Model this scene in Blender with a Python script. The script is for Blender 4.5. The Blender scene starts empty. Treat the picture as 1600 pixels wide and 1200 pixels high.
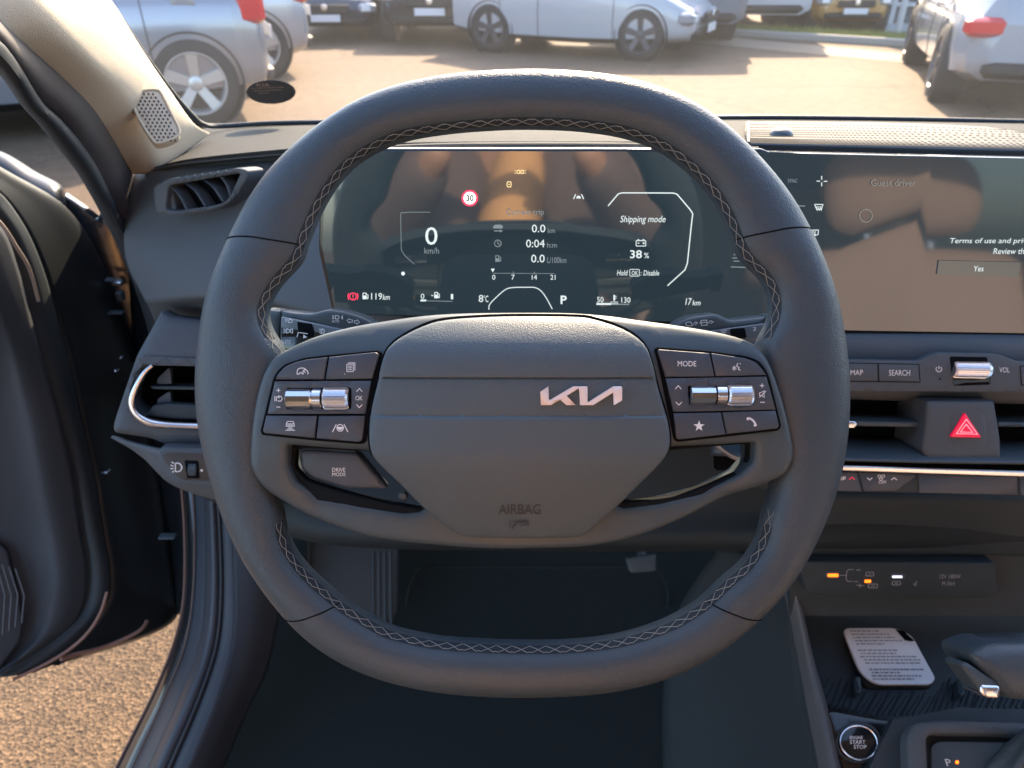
import bpy, bmesh, math, random
import numpy as np
from mathutils import Vector as V, Matrix, geometry
R = math.radians
random.seed(7)
SC = bpy.context.scene
COL = SC.collection

# ---------------------------------------------------------------- camera
CAM = V((0, 0, 1.25)); PITCH = R(31.6); FX = 1110.0
AX = V((0, math.cos(PITCH), -math.sin(PITCH)))
UP = V((0, math.sin(PITCH), math.cos(PITCH)))
RT = V((1, 0, 0))
cd = bpy.data.cameras.new('camera'); co = bpy.data.objects.new('camera', cd); COL.objects.link(co)
co.location = CAM; co.rotation_euler = (math.pi/2-PITCH, 0, 0)
cd.sensor_width = 36; cd.lens = FX/1600*36; cd.clip_start = .02; cd.clip_end = 500
cd.dof.use_dof = True; cd.dof.focus_distance = .44; cd.dof.aperture_fstop = cd.lens/2.1
SC.camera = co
# ---------------------------------------------------------------- light
SUN_EL, SUN_AZ = R(32), R(12)         # azimuth measured from +Y towards +X
w = bpy.data.worlds.new('World'); SC.world = w; w.use_nodes = True
nt = w.node_tree; nt.nodes.clear()
sk = nt.nodes.new('ShaderNodeTexSky'); sk.sky_type = 'NISHITA'; sk.sun_disc = False
sk.sun_elevation = SUN_EL; sk.sun_rotation = SUN_AZ; sk.dust_density = 2.0; sk.air_density = 1.0
bg = nt.nodes.new('ShaderNodeBackground'); bg.inputs[1].default_value = .15
wo = nt.nodes.new('ShaderNodeOutputWorld')
nt.links.new(sk.outputs[0], bg.inputs[0]); nt.links.new(bg.outputs[0], wo.inputs[0])
sd = bpy.data.lights.new('sun', 'SUN'); sd.energy = 3.1; sd.angle = R(.5); sd.color = (1, .78, .52)
so = bpy.data.objects.new('sun', sd); COL.objects.link(so); so.location = (3, 12, 9)
sdir = V((math.sin(SUN_AZ)*math.cos(SUN_EL), math.cos(SUN_AZ)*math.cos(SUN_EL), math.sin(SUN_EL)))
so.rotation_euler = sdir.to_track_quat('Z', 'Y').to_euler()
SC.view_settings.view_transform = 'Standard'; SC.view_settings.look = 'None'
SC.view_settings.exposure = 2.25; SC.view_settings.gamma = 1
SC.cycles.max_bounces = 8; SC.cycles.transparent_max_bounces = 12
SC.cycles.sample_clamp_indirect = 4

# ---------------------------------------------------------------- helpers
def ray(px, py): return RT*((px-800)/FX) + UP*((600-py)/FX) + AX
def at(px, py, d): return CAM + ray(px, py)*d
def topx(P):
    q = P-CAM; d = q.dot(AX); return 800+FX*q.dot(RT)/d, 600-FX*q.dot(UP)/d

class Fr:
    """a plane standing in the car: origin, right, up and outward normal"""
    def __init__(s, px, py, d, elev=31.6, yaw=0):
        s.o = at(px, py, d); e = R(elev); y = R(yaw)
        s.n = V((math.sin(y)*math.cos(e), -math.cos(y)*math.cos(e), math.sin(e)))
        s.x = V((math.cos(y), math.sin(y), 0)); s.y = s.n.cross(s.x)
    def p(s, px, py, z=0.):
        r = ray(px, py); t = (s.o+s.n*z-CAM).dot(s.n)/r.dot(s.n); return CAM+r*t
    def uv(s, P): q = P-s.o; return q.dot(s.x), q.dot(s.y)
    def w(s, u, v, z=0.): return s.o+s.x*u+s.y*v+s.n*z

def cat(pts, n=5, closed=False):
    pts = [V(p) if len(p) == 3 else V((p[0], p[1], 0)) for p in pts]; m = len(pts); out = []
    for i in range(m if closed else m-1):
        if closed: a, b, c, d = pts[i-1], pts[i], pts[(i+1) % m], pts[(i+2) % m]
        else: a, b, c, d = pts[max(i-1, 0)], pts[i], pts[i+1], pts[min(i+2, m-1)]
        for k in range(n):
            t = k/n
            out.append(.5*((2*b)+(c-a)*t+(2*a-5*b+4*c-d)*t*t+(-a+3*b-3*c+d)*t**3))
    if not closed: out.append(pts[-1])
    return out
def cat2(pts, n=5, closed=False): return [(p.x, p.y) for p in cat([(a[0], a[1], 0) for a in pts], n, closed)]
def rnd(pts, r, n=4):
    """round the corners of a closed pixel polygon; r one radius or a list"""
    out = []; m = len(pts)
    for i in range(m):
        a, b, c = V(pts[i-1][:2]), V(pts[i][:2]), V(pts[(i+1) % m][:2])
        rr = r[i] if isinstance(r, (list, tuple)) else r
        rr = min(rr, (a-b).length*.48, (c-b).length*.48)
        if rr < .05: out.append((b.x, b.y)); continue
        p, q = b+(a-b).normalized()*rr, b+(c-b).normalized()*rr
        for k in range(n+1):
            t = k/n; s = p*(1-t)**2+b*2*t*(1-t)+q*t*t; out.append((s.x, s.y))
    return out
def box2(x0, y0, x1, y1, r=0): return rnd([(x0, y0), (x1, y0), (x1, y1), (x0, y1)], r) if r else [(x0, y0), (x1, y0), (x1, y1), (x0, y1)]
def circ(cx, cy, rx, ry=None, n=28, rot=0):
    ry = ry or rx; c, s = math.cos(rot), math.sin(rot)
    return [(cx+c*rx*math.cos(a)-s*ry*math.sin(a), cy+s*rx*math.cos(a)+c*ry*math.sin(a)) for a in [2*math.pi*k/n for k in range(n)]]

class MB:
    def __init__(s): s.v = []; s.f = []
    def add(s, vs, fs):
        o = len(s.v); s.v += [V(q) for q in vs]; s.f += [tuple(i+o for i in f) for f in fs]; return s
    def grid(s, rows, cu=False, cv=False):
        m, n = len(rows), len(rows[0]); f = []
        for i in range(m if cu else m-1):
            for j in range(n if cv else n-1):
                a, b = i, (i+1) % m; c, d = j, (j+1) % n
                f.append((a*n+c, a*n+d, b*n+d, b*n+c))
        return s.add([p for r in rows for p in r], f)
    def patch(s, rows, nu=4, nv=4):
        """rows of (px, py, depth) control points -> smooth sheet"""
        R1 = [cat([at(*p) for p in r], nv) for r in rows]
        cols = [cat([r[j] for r in R1], nu) for j in range(len(R1[0]))]
        return s.grid([[c[i] for c in cols] for i in range(len(cols[0]))])
    def tube(s, pts, r, n=6, closed=False, flat=None):
        rings = []; m = len(pts); up = None
        for i, p in enumerate(pts):
            a = pts[i-1] if (closed or i) else p; b = pts[(i+1) % m] if (closed or i < m-1) else p
            t = (b-a).normalized() if (b-a).length > 1e-9 else V((0, 0, 1))
            if up is None: up = t.orthogonal().normalized()
            up = (up-t*up.dot(t)); up = up.normalized() if up.length > 1e-6 else t.orthogonal().normalized()
            sd_ = t.cross(up); rr = r[i] if isinstance(r, (list, tuple)) else r
            rings.append([p+(up*math.cos(2*math.pi*k/n)+sd_*math.sin(2*math.pi*k/n))*rr for k in range(n)])
        s.grid(rings, closed, True)
        if not closed:
            o = len(s.v)-m*n
            s.f.append(tuple(range(o, o+n))[::-1]); s.f.append(tuple(range(o+(m-1)*n, o+m*n)))
        return s
    def box(s, c, sx, sy, sz, ax=None, bev=0):
        X, Y, Z = ax or (V((1, 0, 0)), V((0, 1, 0)), V((0, 0, 1)))
        b = min(bev, sx*.45, sy*.45, sz*.45)
        if not b:
            v = [c+X*i*sx/2+Y*j*sy/2+Z*k*sz/2 for i in (-1, 1) for j in (-1, 1) for k in (-1, 1)]
            return s.add(v, [(0, 1, 3, 2), (4, 6, 7, 5), (0, 4, 5, 1), (2, 3, 7, 6), (0, 2, 6, 4), (1, 5, 7, 3)])
        rows = []
        for k, (dz, ins) in enumerate(((-sz/2, b), (-sz/2+b, 0), (sz/2-b, 0), (sz/2, b))):
            hx, hy = sx/2-ins, sy/2-ins; cb = b
            rows.append([c+X*x+Y*y+Z*dz for x, y in ((hx, hy-cb), (hx-cb, hy), (-hx+cb, hy), (-hx, hy-cb), (-hx, -hy+cb), (-hx+cb, -hy), (hx-cb, -hy), (hx, -hy+cb))])
        s.grid(rows, False, True); o = len(s.v)-32
        s.f.append(tuple(range(o, o+8))[::-1]); s.f.append(tuple(range(o+24, o+32)))
        return s
    def ribbon(s, fr, pts, wpx, z, closed=False):
        """a printed or engraved line of width wpx pixels on a plane"""
        P = [fr.p(x, y, z) for x, y in pts]; w_ = wpx*(fr.o-CAM).dot(AX)/FX/2; m = len(P); a_, b_ = [], []
        for i, p in enumerate(P):
            a = P[i-1] if (closed or i) else p; b = P[(i+1) % m] if (closed or i < m-1) else p
            t1 = (p-a).normalized() if (p-a).length > 1e-9 else (b-p).normalized()
            t2 = (b-p).normalized() if (b-p).length > 1e-9 else t1
            t = (t1+t2); t = t.normalized() if t.length > .2 else t1
            nn = fr.n.cross(t); k = min(1.6, 1/max(.5, abs(t.dot(t1))))
            a_.append(p+nn*w_*k); b_.append(p-nn*w_*k)
        return s.grid([b_, a_], False, closed)
    def poly(s, fr, pts, z):
        P = [fr.p(x, y, z) for x, y in pts]
        tr = geometry.tessellate_polygon([[V((*fr.uv(q), 0)) for q in P]])
        fs = []
        for t in tr:
            nn = (P[t[1]]-P[t[0]]).cross(P[t[2]]-P[t[0]]); fs.append(t if nn.dot(fr.n) > 0 else t[::-1])
        return s.add(P, fs)
    def text(s, fr, body, x0, x1, y0, y1, z, shear=0, bold=0):
        cu = bpy.data.curves.new('t', 'FONT'); cu.body = body; cu.shear = shear; cu.offset = bold; cu.resolution_u = 3
        o = bpy.data.objects.new('t', cu); COL.objects.link(o)
        dg = bpy.context.evaluated_depsgraph_get(); me = o.evaluated_get(dg).to_mesh()
        vs = [(q.co.x, q.co.y) for q in me.vertices]; fs = [tuple(p.vertices) for p in me.polygons]
        o.evaluated_get(dg).to_mesh_clear(); bpy.data.objects.remove(o); bpy.data.curves.remove(cu)
        xa, xb = min(q[0] for q in vs), max(q[0] for q in vs); ya, yb = min(q[1] for q in vs), max(q[1] for q in vs)
        P = [fr.p(x0+(q[0]-xa)/(xb-xa)*(x1-x0), y1+(q[1]-ya)/(yb-ya)*(y0-y1), z) for q in vs]
        return s.add(P, fs)
    def relief(s, fr, outline, holes=(), z=0., r=.003, th=.01, dome=None, step=.008, extra=(), back=False, hr=None):
        """a moulded panel: pixel outline on a plane, rounded edges, optional doming, real thickness"""
        def loopuv(pts):
            q = [fr.uv(fr.p(x, y, z)) for x, y in pts]; out = []
            for i in range(len(q)):
                a, b = q[i], q[(i+1) % len(q)]; L = math.hypot(b[0]-a[0], b[1]-a[1])
                if L < 1e-6: continue
                k = max(1, int(math.ceil(L/step)))
                out += [(a[0]+(b[0]-a[0])*j/k, a[1]+(b[1]-a[1])*j/k) for j in range(k)]
            A = sum(out[i][0]*out[(i+1) % len(out)][1]-out[(i+1) % len(out)][0]*out[i][1] for i in range(len(out)))
            return out if A > 0 else out[::-1]
        loops = [loopuv(outline)]+[loopuv(h) for h in holes]
        segA = np.array([p for l in loops for p in l]); segB = np.array([l[(i+1) % len(l)] for l in loops for i in range(len(l))])
        D = segB-segA; L2 = (D**2).sum(1)+1e-18
        def dist(Q):
            Q = np.asarray(Q, float).reshape(-1, 2); res = np.empty(len(Q))
            for k in range(0, len(Q), 400):
                q = Q[k:k+400, None, :]; t = np.clip(((q-segA)*D).sum(2)/L2, 0, 1)
                res[k:k+400] = np.sqrt((((segA+t[..., None]*D)-q)**2).sum(2)).min(1)
            return res
        def inside(Q):
            Q = np.asarray(Q, float).reshape(-1, 2); c = np.zeros(len(Q), bool)
            for (x1, y1), (x2, y2) in zip(segA, segB):
                if y1 == y2: continue
                m = ((y1 > Q[:, 1]) != (y2 > Q[:, 1])) & (Q[:, 0] < (x2-x1)*(Q[:, 1]-y1)/(y2-y1)+x1); c ^= m
            return c
        pts = [p for l in loops for p in l]; nb = len(pts)
        if r > 0:
            for li, l in enumerate(loops):
                sg = 1 if li == 0 else -1
                for i in range(len(l)):
                    a, b = l[i-1], l[(i+1) % len(l)]; tx, ty = b[0]-a[0], b[1]-a[1]; k = math.hypot(tx, ty) or 1
                    for f in (.1, .35, 1.0):
                        pts.append((l[i][0]-ty/k*r*f*sg, l[i][1]+tx/k*r*f*sg))
            C = pts[nb:]; dd = dist(C); ii = inside(C); want = np.tile([.1*r, .35*r, r], len(C)//3)
            pts = pts[:nb]+[c for c, d_, i_, w_ in zip(C, dd, ii, want) if i_ and d_ > .85*w_]
        U = [p[0] for p in pts[:nb]]; W = [p[1] for p in pts[:nb]]
        if dome or step < .02:
            g = [(x, y) for x in np.arange(min(U)+step/2, max(U), step) for y in np.arange(min(W)+step/2, max(W), step)]
            if g:
                dd = dist(g); ii = inside(g); pts += [p for p, d_, i_ in zip(g, dd, ii) if i_ and d_ > max(r*1.2, step*.4)]
        if extra:
            g = [fr.uv(fr.p(x, y, z)) for x, y in extra]; dd = dist(g); ii = inside(g)
            pts += [p for p, d_, i_ in zip(g, dd, ii) if i_ and d_ > r*.3]
        edges = []; o = 0
        for l in loops: edges += [(o+i, o+(i+1) % len(l)) for i in range(len(l))]; o += len(l)
        vo, eo, fo, vm, em, fm = geometry.delaunay_2d_cdt([V(p) for p in pts], edges, [], 0, 1e-7)
        Q = [(q.x, q.y) for q in vo]; dd = dist(Q)
        cen = [((Q[f[0]][0]+Q[f[1]][0]+Q[f[2]][0])/3, (Q[f[0]][1]+Q[f[1]][1]+Q[f[2]][1])/3) for f in fo]; ii = inside(cen)
        h = []
        for (u, v_), d_ in zip(Q, dd):
            e = 0 if (d_ >= r or r <= 0) else -(r-math.sqrt(max(0, r*r-(r-d_)**2)))
            if dome:
                px, py = topx(fr.w(u, v_, z)); e += dome(px, py)
            h.append(z+e)
        vs = [fr.w(u, v_, k) for (u, v_), k in zip(Q, h)]
        fs = []
        for f, i_ in zip(fo, ii):
            if not i_: continue
            a, b, c = (Q[k] for k in f[:3]); ar = (b[0]-a[0])*(c[1]-a[1])-(c[0]-a[0])*(b[1]-a[1])
            if abs(ar) < 1e-14: continue
            fs.append(tuple(f) if ar > 0 else tuple(f)[::-1])
        cnt = {}
        for f in fs:
            for i in range(3): cnt[(f[i], f[(i+1) % 3])] = 1
        bd = [(a, b) for (a, b) in cnt if (b, a) not in cnt]
        mp = {}
        if th:
            for a, b in bd:
                for k in (a, b):
                    if k not in mp: mp[k] = len(vs); vs.append(fr.w(Q[k][0], Q[k][1], z-th))
                fs.append((b, a, mp[a], mp[b]))
            if back:
                n0 = len(Q); off = {}
                for f in list(fs):
                    if len(f) == 3 and max(f) < n0:
                        g = []
                        for k in f:
                            if k in mp: g.append(mp[k])
                            else:
                                if k not in off: off[k] = len(vs); vs.append(fr.w(Q[k][0], Q[k][1], z-th))
                                g.append(off[k])
                        fs.append(tuple(g)[::-1])
        return s.add(vs, fs)
    def lathe(s, c, axis, prof, n=32, a0=0, a1=2*math.pi, fn=None):
        """profile of (along, radius) round an axis through c"""
        axis = axis.normalized(); u = axis.orthogonal().normalized(); v_ = axis.cross(u); rows = []
        full = abs(a1-a0-2*math.pi) < 1e-6
        for k in range(n if full else n+1):
            a = a0+(a1-a0)*k/n; m = fn(a) if fn else 1
            rows.append([c+axis*t+(u*math.cos(a)+v_*math.sin(a))*rr*m for t, rr in prof])
        return s.grid(rows, full, False)

def flat_normals(me, ang=35):
    for p in me.polygons: p.use_smooth = True
    try: me.set_sharp_from_angle(angle=R(ang))
    except Exception: pass

def origin_of(o):
    p = V((0, 0, 0))
    while o: p = p+o.location; o = o.parent
    return p
def obj(name, mb, mat, parent=None, label=None, cat_=None, group=None, kind=None, loc=None, ang=35, solid=0, mats=None, sub=0):
    off = origin_of(parent) if parent else (loc if loc is not None else V((0, 0, 0)))
    me = bpy.data.meshes.new(name); me.from_pydata([tuple(q-off) for q in mb.v], [], mb.f); me.validate(); me.update()
    o = bpy.data.objects.new(name, me); COL.objects.link(o)
    me.materials.append(mat)
    flat_normals(me, ang)
    if parent: o.parent = parent
    elif loc is not None: o.location = loc
    if solid:
        m = o.modifiers.new('thickness', 'SOLIDIFY'); m.thickness = solid; m.offset = -1
    tag(o, label, cat_, group, kind)
    return o
def tag(o, label=None, cat_=None, group=None, kind=None):
    if label: o['label'] = label
    if cat_: o['category'] = cat_
    if group: o['group'] = group
    if kind: o['kind'] = kind
    return o
def thing(name, loc, label, cat_, group=None):
    o = bpy.data.objects.new(name, None); COL.objects.link(o); o.location = loc; o.empty_display_size = .05
    return tag(o, label, cat_, group)

# ---------------------------------------------------------------- materials
def mat(name, col, rough=.5, metal=0, grain=0, gs=900, emit=None, es=1, coat=0, spec=.5, var=0, vs=30, ior=1.45, voro=False, sheen=0, tint=None, crease=0):
    m = bpy.data.materials.new(name); m.use_nodes = True; n = m.node_tree.nodes; l = m.node_tree.links; b = n['Principled BSDF']
    b.inputs['Base Color'].default_value = (*col, 1); b.inputs['Roughness'].default_value = rough; b.inputs['Metallic'].default_value = metal
    b.inputs['Coat Weight'].default_value = coat; b.inputs['Coat Roughness'].default_value = .08; b.inputs['IOR'].default_value = ior
    b.inputs['Specular IOR Level'].default_value = spec; b.inputs['Sheen Weight'].default_value = sheen
    if emit: b.inputs['Emission Color'].default_value = (*emit, 1); b.inputs['Emission Strength'].default_value = es
    tc = None
    if grain or var: tc = n.new('ShaderNodeTexCoord')
    if grain:
        if voro: t = n.new('ShaderNodeTexVoronoi'); t.feature = 'SMOOTH_F1'; out = t.outputs['Distance']
        else: t = n.new('ShaderNodeTexNoise'); t.inputs['Detail'].default_value = 3; out = t.outputs['Fac']
        t.inputs['Scale'].default_value = gs; l.new(tc.outputs['Object'], t.inputs['Vector'])
        bp = n.new('ShaderNodeBump'); bp.inputs['Strength'].default_value = grain; bp.inputs['Distance'].default_value = .6/gs
        l.new(out, bp.inputs['Height']); l.new(bp.outputs[0], b.inputs['Normal'])
        if crease:
            t3 = n.new('ShaderNodeTexNoise'); t3.inputs['Scale'].default_value = 55; t3.inputs['Detail'].default_value = 5; t3.inputs['Distortion'].default_value = 1.2; l.new(tc.outputs['Object'], t3.inputs['Vector'])
            b3 = n.new('ShaderNodeBump'); b3.inputs['Strength'].default_value = crease; b3.inputs['Distance'].default_value = .002; l.new(t3.outputs['Fac'], b3.inputs['Height']); l.new(b3.outputs[0], bp.inputs['Normal'])
    if var:
        t2 = n.new('ShaderNodeTexNoise'); t2.inputs['Scale'].default_value = vs; t2.inputs['Detail'].default_value = 5
        l.new(tc.outputs['Object'], t2.inputs['Vector'])
        mx = n.new('ShaderNodeMix'); mx.data_type = 'RGBA'; l.new(t2.outputs['Fac'], mx.inputs['Factor'])
        lo = tint or tuple(c*(1-var) for c in col)
        mx.inputs['A'].default_value = (*lo, 1); mx.inputs['B'].default_value = (*[min(1, c*(1+var)) for c in col], 1)
        l.new(mx.outputs['Result'], b.inputs['Base Color'])
        mr = n.new('ShaderNodeMapRange'); mr.inputs['To Min'].default_value = max(.02, rough-.06); mr.inputs['To Max'].default_value = min(1, rough+.06)
        l.new(t2.outputs['Fac'], mr.inputs['Value']); l.new(mr.outputs[0], b.inputs['Roughness'])
    return m
def glass(name, refl=.06, tintc=(1, 1, 1)):
    m = bpy.data.materials.new(name); m.use_nodes = True; n = m.node_tree.nodes; l = m.node_tree.links; n.clear()
    tr = n.new('ShaderNodeBsdfTransparent'); tr.inputs[0].default_value = (*tintc, 1)
    gl = n.new('ShaderNodeBsdfGlossy'); gl.inputs['Roughness'].default_value = .02
    fr = n.new('ShaderNodeFresnel'); fr.inputs[0].default_value = 1.2
    mx = n.new('ShaderNodeMixShader'); o = n.new('ShaderNodeOutputMaterial')
    # faint dust film on the pane
    tc = n.new('ShaderNodeTexCoord'); ns = n.new('ShaderNodeTexNoise'); ns.inputs['Scale'].default_value = 9; ns.inputs['Detail'].default_value = 6
    cr = n.new('ShaderNodeMapRange'); cr.inputs['From Min'].default_value = .4; cr.inputs['From Max'].default_value = .8; cr.inputs['To Min'].default_value = refl*.65; cr.inputs['To Max'].default_value = refl
    l.new(tc.outputs['Object'], ns.inputs['Vector']); l.new(ns.outputs['Fac'], cr.inputs['Value'])
    df = n.new('ShaderNodeBsdfTranslucent'); df.inputs[0].default_value = (.8, .8, .8, 1); mx2 = n.new('ShaderNodeMixShader')
    l.new(fr.outputs[0], mx.inputs[0]); l.new(tr.outputs[0], mx.inputs[1]); l.new(gl.outputs[0], mx.inputs[2])
    l.new(cr.outputs[0], mx2.inputs[0]); l.new(mx.outputs[0], mx2.inputs[1]); l.new(df.outputs[0], mx2.inputs[2]); l.new(mx2.outputs[0], o.inputs[0])
    return m
M = dict(
    leather=mat('leather', (.050, .066, .080), .42, grain=.4, gs=1000, voro=True, var=.14, vs=14, crease=.3),
    cover=mat('airbag_grain', (.074, .096, .112), .48, grain=.45, gs=1500, voro=True),
    satin=mat('satin_plastic', (.056, .074, .086), .42, var=.06),
    button=mat('button_plastic', (.058, .070, .090), .42, grain=.1, gs=2500),
    gap=mat('dark_gap', (.006, .007, .009), .8, spec=.05),
    chrome=mat('satin_chrome', (.80, .80, .82), .22, 1),
    chrome2=mat('bright_chrome', (.85, .85, .85), .10, 1),
    emblem=mat('emblem_metal', (.85, .70, .66), .45, .15),
    white=mat('white_print', (.80, .80, .82), .5),
    dimprint=mat('dim_print', (.35, .36, .38), .5),
    thread=mat('pale_thread', (.25, .25, .235), .7, spec=.2),
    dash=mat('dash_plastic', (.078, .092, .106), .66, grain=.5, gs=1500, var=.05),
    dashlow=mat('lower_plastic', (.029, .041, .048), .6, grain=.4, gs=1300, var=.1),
    piano=mat('gloss_black', (.010, .013, .016), .12, coat=.5),
    carpet=mat('carpet', (.014, .023, .026), .95, grain=1, gs=700, var=.3, vs=200),
    pad=mat('soft_top', (.050, .052, .052), .85, grain=.5, gs=900, spec=.15, var=.08),
    rubber=mat('door_rubber', (.024, .031, .038), .55),
    paintblack=mat('black_paint', (.015, .018, .022), .25, coat=.6),
    pillar=mat('pillar_textile', (.50, .435, .34), .8, grain=.5, gs=1300, voro=True, var=.06, vs=300),
    headliner=mat('headliner', (.45, .42, .38), .9),
    screen=mat('screen_glass', (.004, .005, .007), .015, ior=1.85, emit=(.35, .58, .75), es=.014, var=.3, vs=25),
    lcd=mat('lcd_white', (0, 0, 0), .5, emit=(.85, .95, .95), es=.22),
    lcddim=mat('lcd_dim', (0, 0, 0), .5, emit=(.7, .85, .9), es=.075),
    lcdred=mat('lcd_red', (0, 0, 0), .5, emit=(1, .05, .12), es=.35),
    lcdamber=mat('lcd_amber', (0, 0, 0), .5, emit=(1, .75, .35), es=.3),
    ledorange=mat('led_orange', (0, 0, 0), .5, emit=(1, .16, .01), es=.8),
    ledwhite=mat('led_white', (0, 0, 0), .5, emit=(.8, .8, 1), es=.4),
    hazard=mat('hazard_red', (.75, .01, .06), .35, coat=.3, emit=(1, .0, .06), es=.09),
    paper=mat('paper', (.88, .86, .86), .6),
    ink=mat('ink', (.30, .28, .30), .7),
)
# ================================================================ STEERING WHEEL
WF = Fr(817, 600, .42, elev=29)
OUT = [(860,112),(900,114),(975,123),(1020,135),(1080,160),(1125,188),(1158,220),(1190,251),(1217,283),(1247,323),(1265,360),(1287,410),(1303,453),(1313,493),(1321,545),(1326,600),(1325,650),(1318,715),(1300,780),(1270,850),(1235,910),(1190,960),(1130,1010),(1060,1050),(980,1073),(900,1083),(800,1085),(740,1083),(680,1077),(600,1060),(540,1036),(490,1005),(450,967),(400,900),(365,842),(335,762),(317,695),(308,645),(306,600),(311,530),(322,470),(335,427),(348,400),(371,344),(405,287),(430,256),(472,219),(495,200),(540,169),(570,152),(620,136),(670,124),(720,117),(790,112)]
INN = [(841,200),(905,203),(969,212),(1020,229),(1062,256),(1100,293),(1130,341),(1153,400),(1180,427),(1197,450),(1203,478),(1198,507),(1182,535),(1180,575),(1192,640),(1204,700),(1205,760),(1192,800),(1186,835),(1161,878),(1131,903),(1100,934),(1065,958),(1021,978),(960,995),(890,1003),(802,1004),(715,1000),(671,995),(614,982),(584,967),(540,940),(506,912),(472,878),(450,842),(442,800),(432,760),(430,700),(436,640),(448,580),(444,545),(424,515),(418,490),(422,474),(438,446),(473,408),(480,384),(505,324),(535,278),(565,250),(620,222),(692,208),(777,201)]
CX, CY = 817, 600
def polar(pts):
    pts = cat2(pts, 4, True); P = [WF.uv(WF.p(x, y)) for x, y in pts]
    return P
PO, PI_ = polar(OUT), polar(INN)
UC, VC = WF.uv(WF.p(CX, CY))
def hit(P, a):
    dx, dy = math.cos(a), math.sin(a); best = 0
    for i in range(len(P)):
        x1, y1 = P[i][0]-UC, P[i][1]-VC; x2, y2 = P[(i+1) % len(P)][0]-UC, P[(i+1) % len(P)][1]-VC
        den = dx*(y2-y1)-dy*(x2-x1)
        if abs(den) < 1e-12: continue
        t = (x1*(y2-y1)-y1*(x2-x1))/den; s = (x1*dy-y1*dx)/den
        if -1e-9 <= s <= 1+1e-9 and t > best: best = t
    return best
_ro = np.array([hit(PO, 2*math.pi*k/720) for k in range(720)]); _ri = np.array([hit(PI_, 2*math.pi*k/720) for k in range(720)])
def _sm(a, w):
    k = np.hanning(w+2)[1:-1]; k /= k.sum(); return np.convolve(np.concatenate([a[-w:], a, a[:w]]), k, 'same')[w:-w]
_ro, _ri = _sm(_ro, 45), _sm(_ri, 11)
def look(T, a):
    x = (a/(2*math.pi)*720) % 720; i = int(x); return T[i]*(1-x+i)+T[(i+1) % 720]*(x-i)
def ang_of(px, py):
    u, v_ = WF.uv(WF.p(px, py)); return math.atan2(v_-VC, u-UC)
seam_px = [((1265,360),(1148,374)), ((357,375),(476,384)), ((441,965),(528,946)), ((1190,962),(1108,944))]
seams = [(ang_of(*o_), ang_of(*i_)) for o_, i_ in seam_px]
def rim_pt(a, phi, grow=0.):
    ro, ri = look(_ro, a), look(_ri, a); c, h = (ro+ri)/2, (ro-ri)/2
    cp, sp = math.cos(phi), math.sin(phi); e = .92
    rx = (abs(cp)**e)*math.copysign(1, cp)*(h+grow); rz = (abs(sp)**e)*math.copysign(1, sp)*(.0165+grow)
    return WF.w(UC+math.cos(a)*(c+rx), VC+math.sin(a)*(c+rx), rz-.001)
angs = [2*math.pi*k/360 for k in range(360)]
wheel = thing('steering_wheel', WF.o, 'black leather steering wheel with silver emblem and pale lacing, in front of the driver', 'steering wheel')
mb = MB().grid([[rim_pt(a, 2*math.pi*k/28) for k in range(28)] for a in angs], True, True)
mb.f = [f[::-1] for f in mb.f]
rim = obj('rim', mb, M['leather'], wheel, ang=80)
for s0, s1 in seams:
    dl = (s1-s0+math.pi) % (2*math.pi)-math.pi
    def sa(f): return s0+dl*(1-math.cos(R(f)))/2
    mb = MB().tube([rim_pt(sa(-10+175*k/24), R(-10+175*k/24), -.0001) for k in range(25)], .00050, 5)
    obj('seam', mb, M['gap'], rim)
# lacing along the inner edge (kept off the spokes)
def lacing(a0, a1, step_m=.0098):
    rows = []; a = a0; A = [a0]
    while a < a1:
        r_ = hit(PI_, a); a += step_m/max(r_, .05); A.append(a)
    mb = MB()
    f1, f2 = R(164), R(146)
    for k in range(len(A)-1):
        j = random.uniform(-.0032, .0032); a0_, a1_ = A[k]+j, A[k+1]-j; am = (a0_+a1_)/2; fm = (f1+f2)/2
        def pp(a_, f_): return rim_pt(a_, f_, .0003)
        mb.tube([pp(a0_, f1), pp(am-.004, fm+R(1)), pp(a1_-.008, f2), pp(a1_+.003, f2+R(2))], .00023, 5)
        mb.tube([pp(a0_-.002, f2+R(2)), pp(a0_+.008, f2), pp(am+.004, fm-R(1)), pp(a1_, f1)], .00020, 5)
    obj('lacing', mb, M['thread'], rim)
lacing(ang_of(1183, 530), ang_of(436, 530))
lacing(ang_of(446, 812)+2*math.pi if ang_of(446, 812) < 0 else ang_of(446, 812), ang_of(1187, 812)+2*math.pi)
# darker valley strip under the lacing
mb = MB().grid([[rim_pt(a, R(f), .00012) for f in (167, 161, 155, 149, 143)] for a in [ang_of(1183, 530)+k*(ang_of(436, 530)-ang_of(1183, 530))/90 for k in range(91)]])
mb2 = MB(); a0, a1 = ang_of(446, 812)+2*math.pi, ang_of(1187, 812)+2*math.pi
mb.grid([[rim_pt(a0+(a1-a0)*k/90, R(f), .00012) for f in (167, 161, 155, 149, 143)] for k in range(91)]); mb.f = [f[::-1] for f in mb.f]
obj('inner_strip', mb, mat('strip_leather', (.036, .044, .052), .75, spec=.1), rim)

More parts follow.
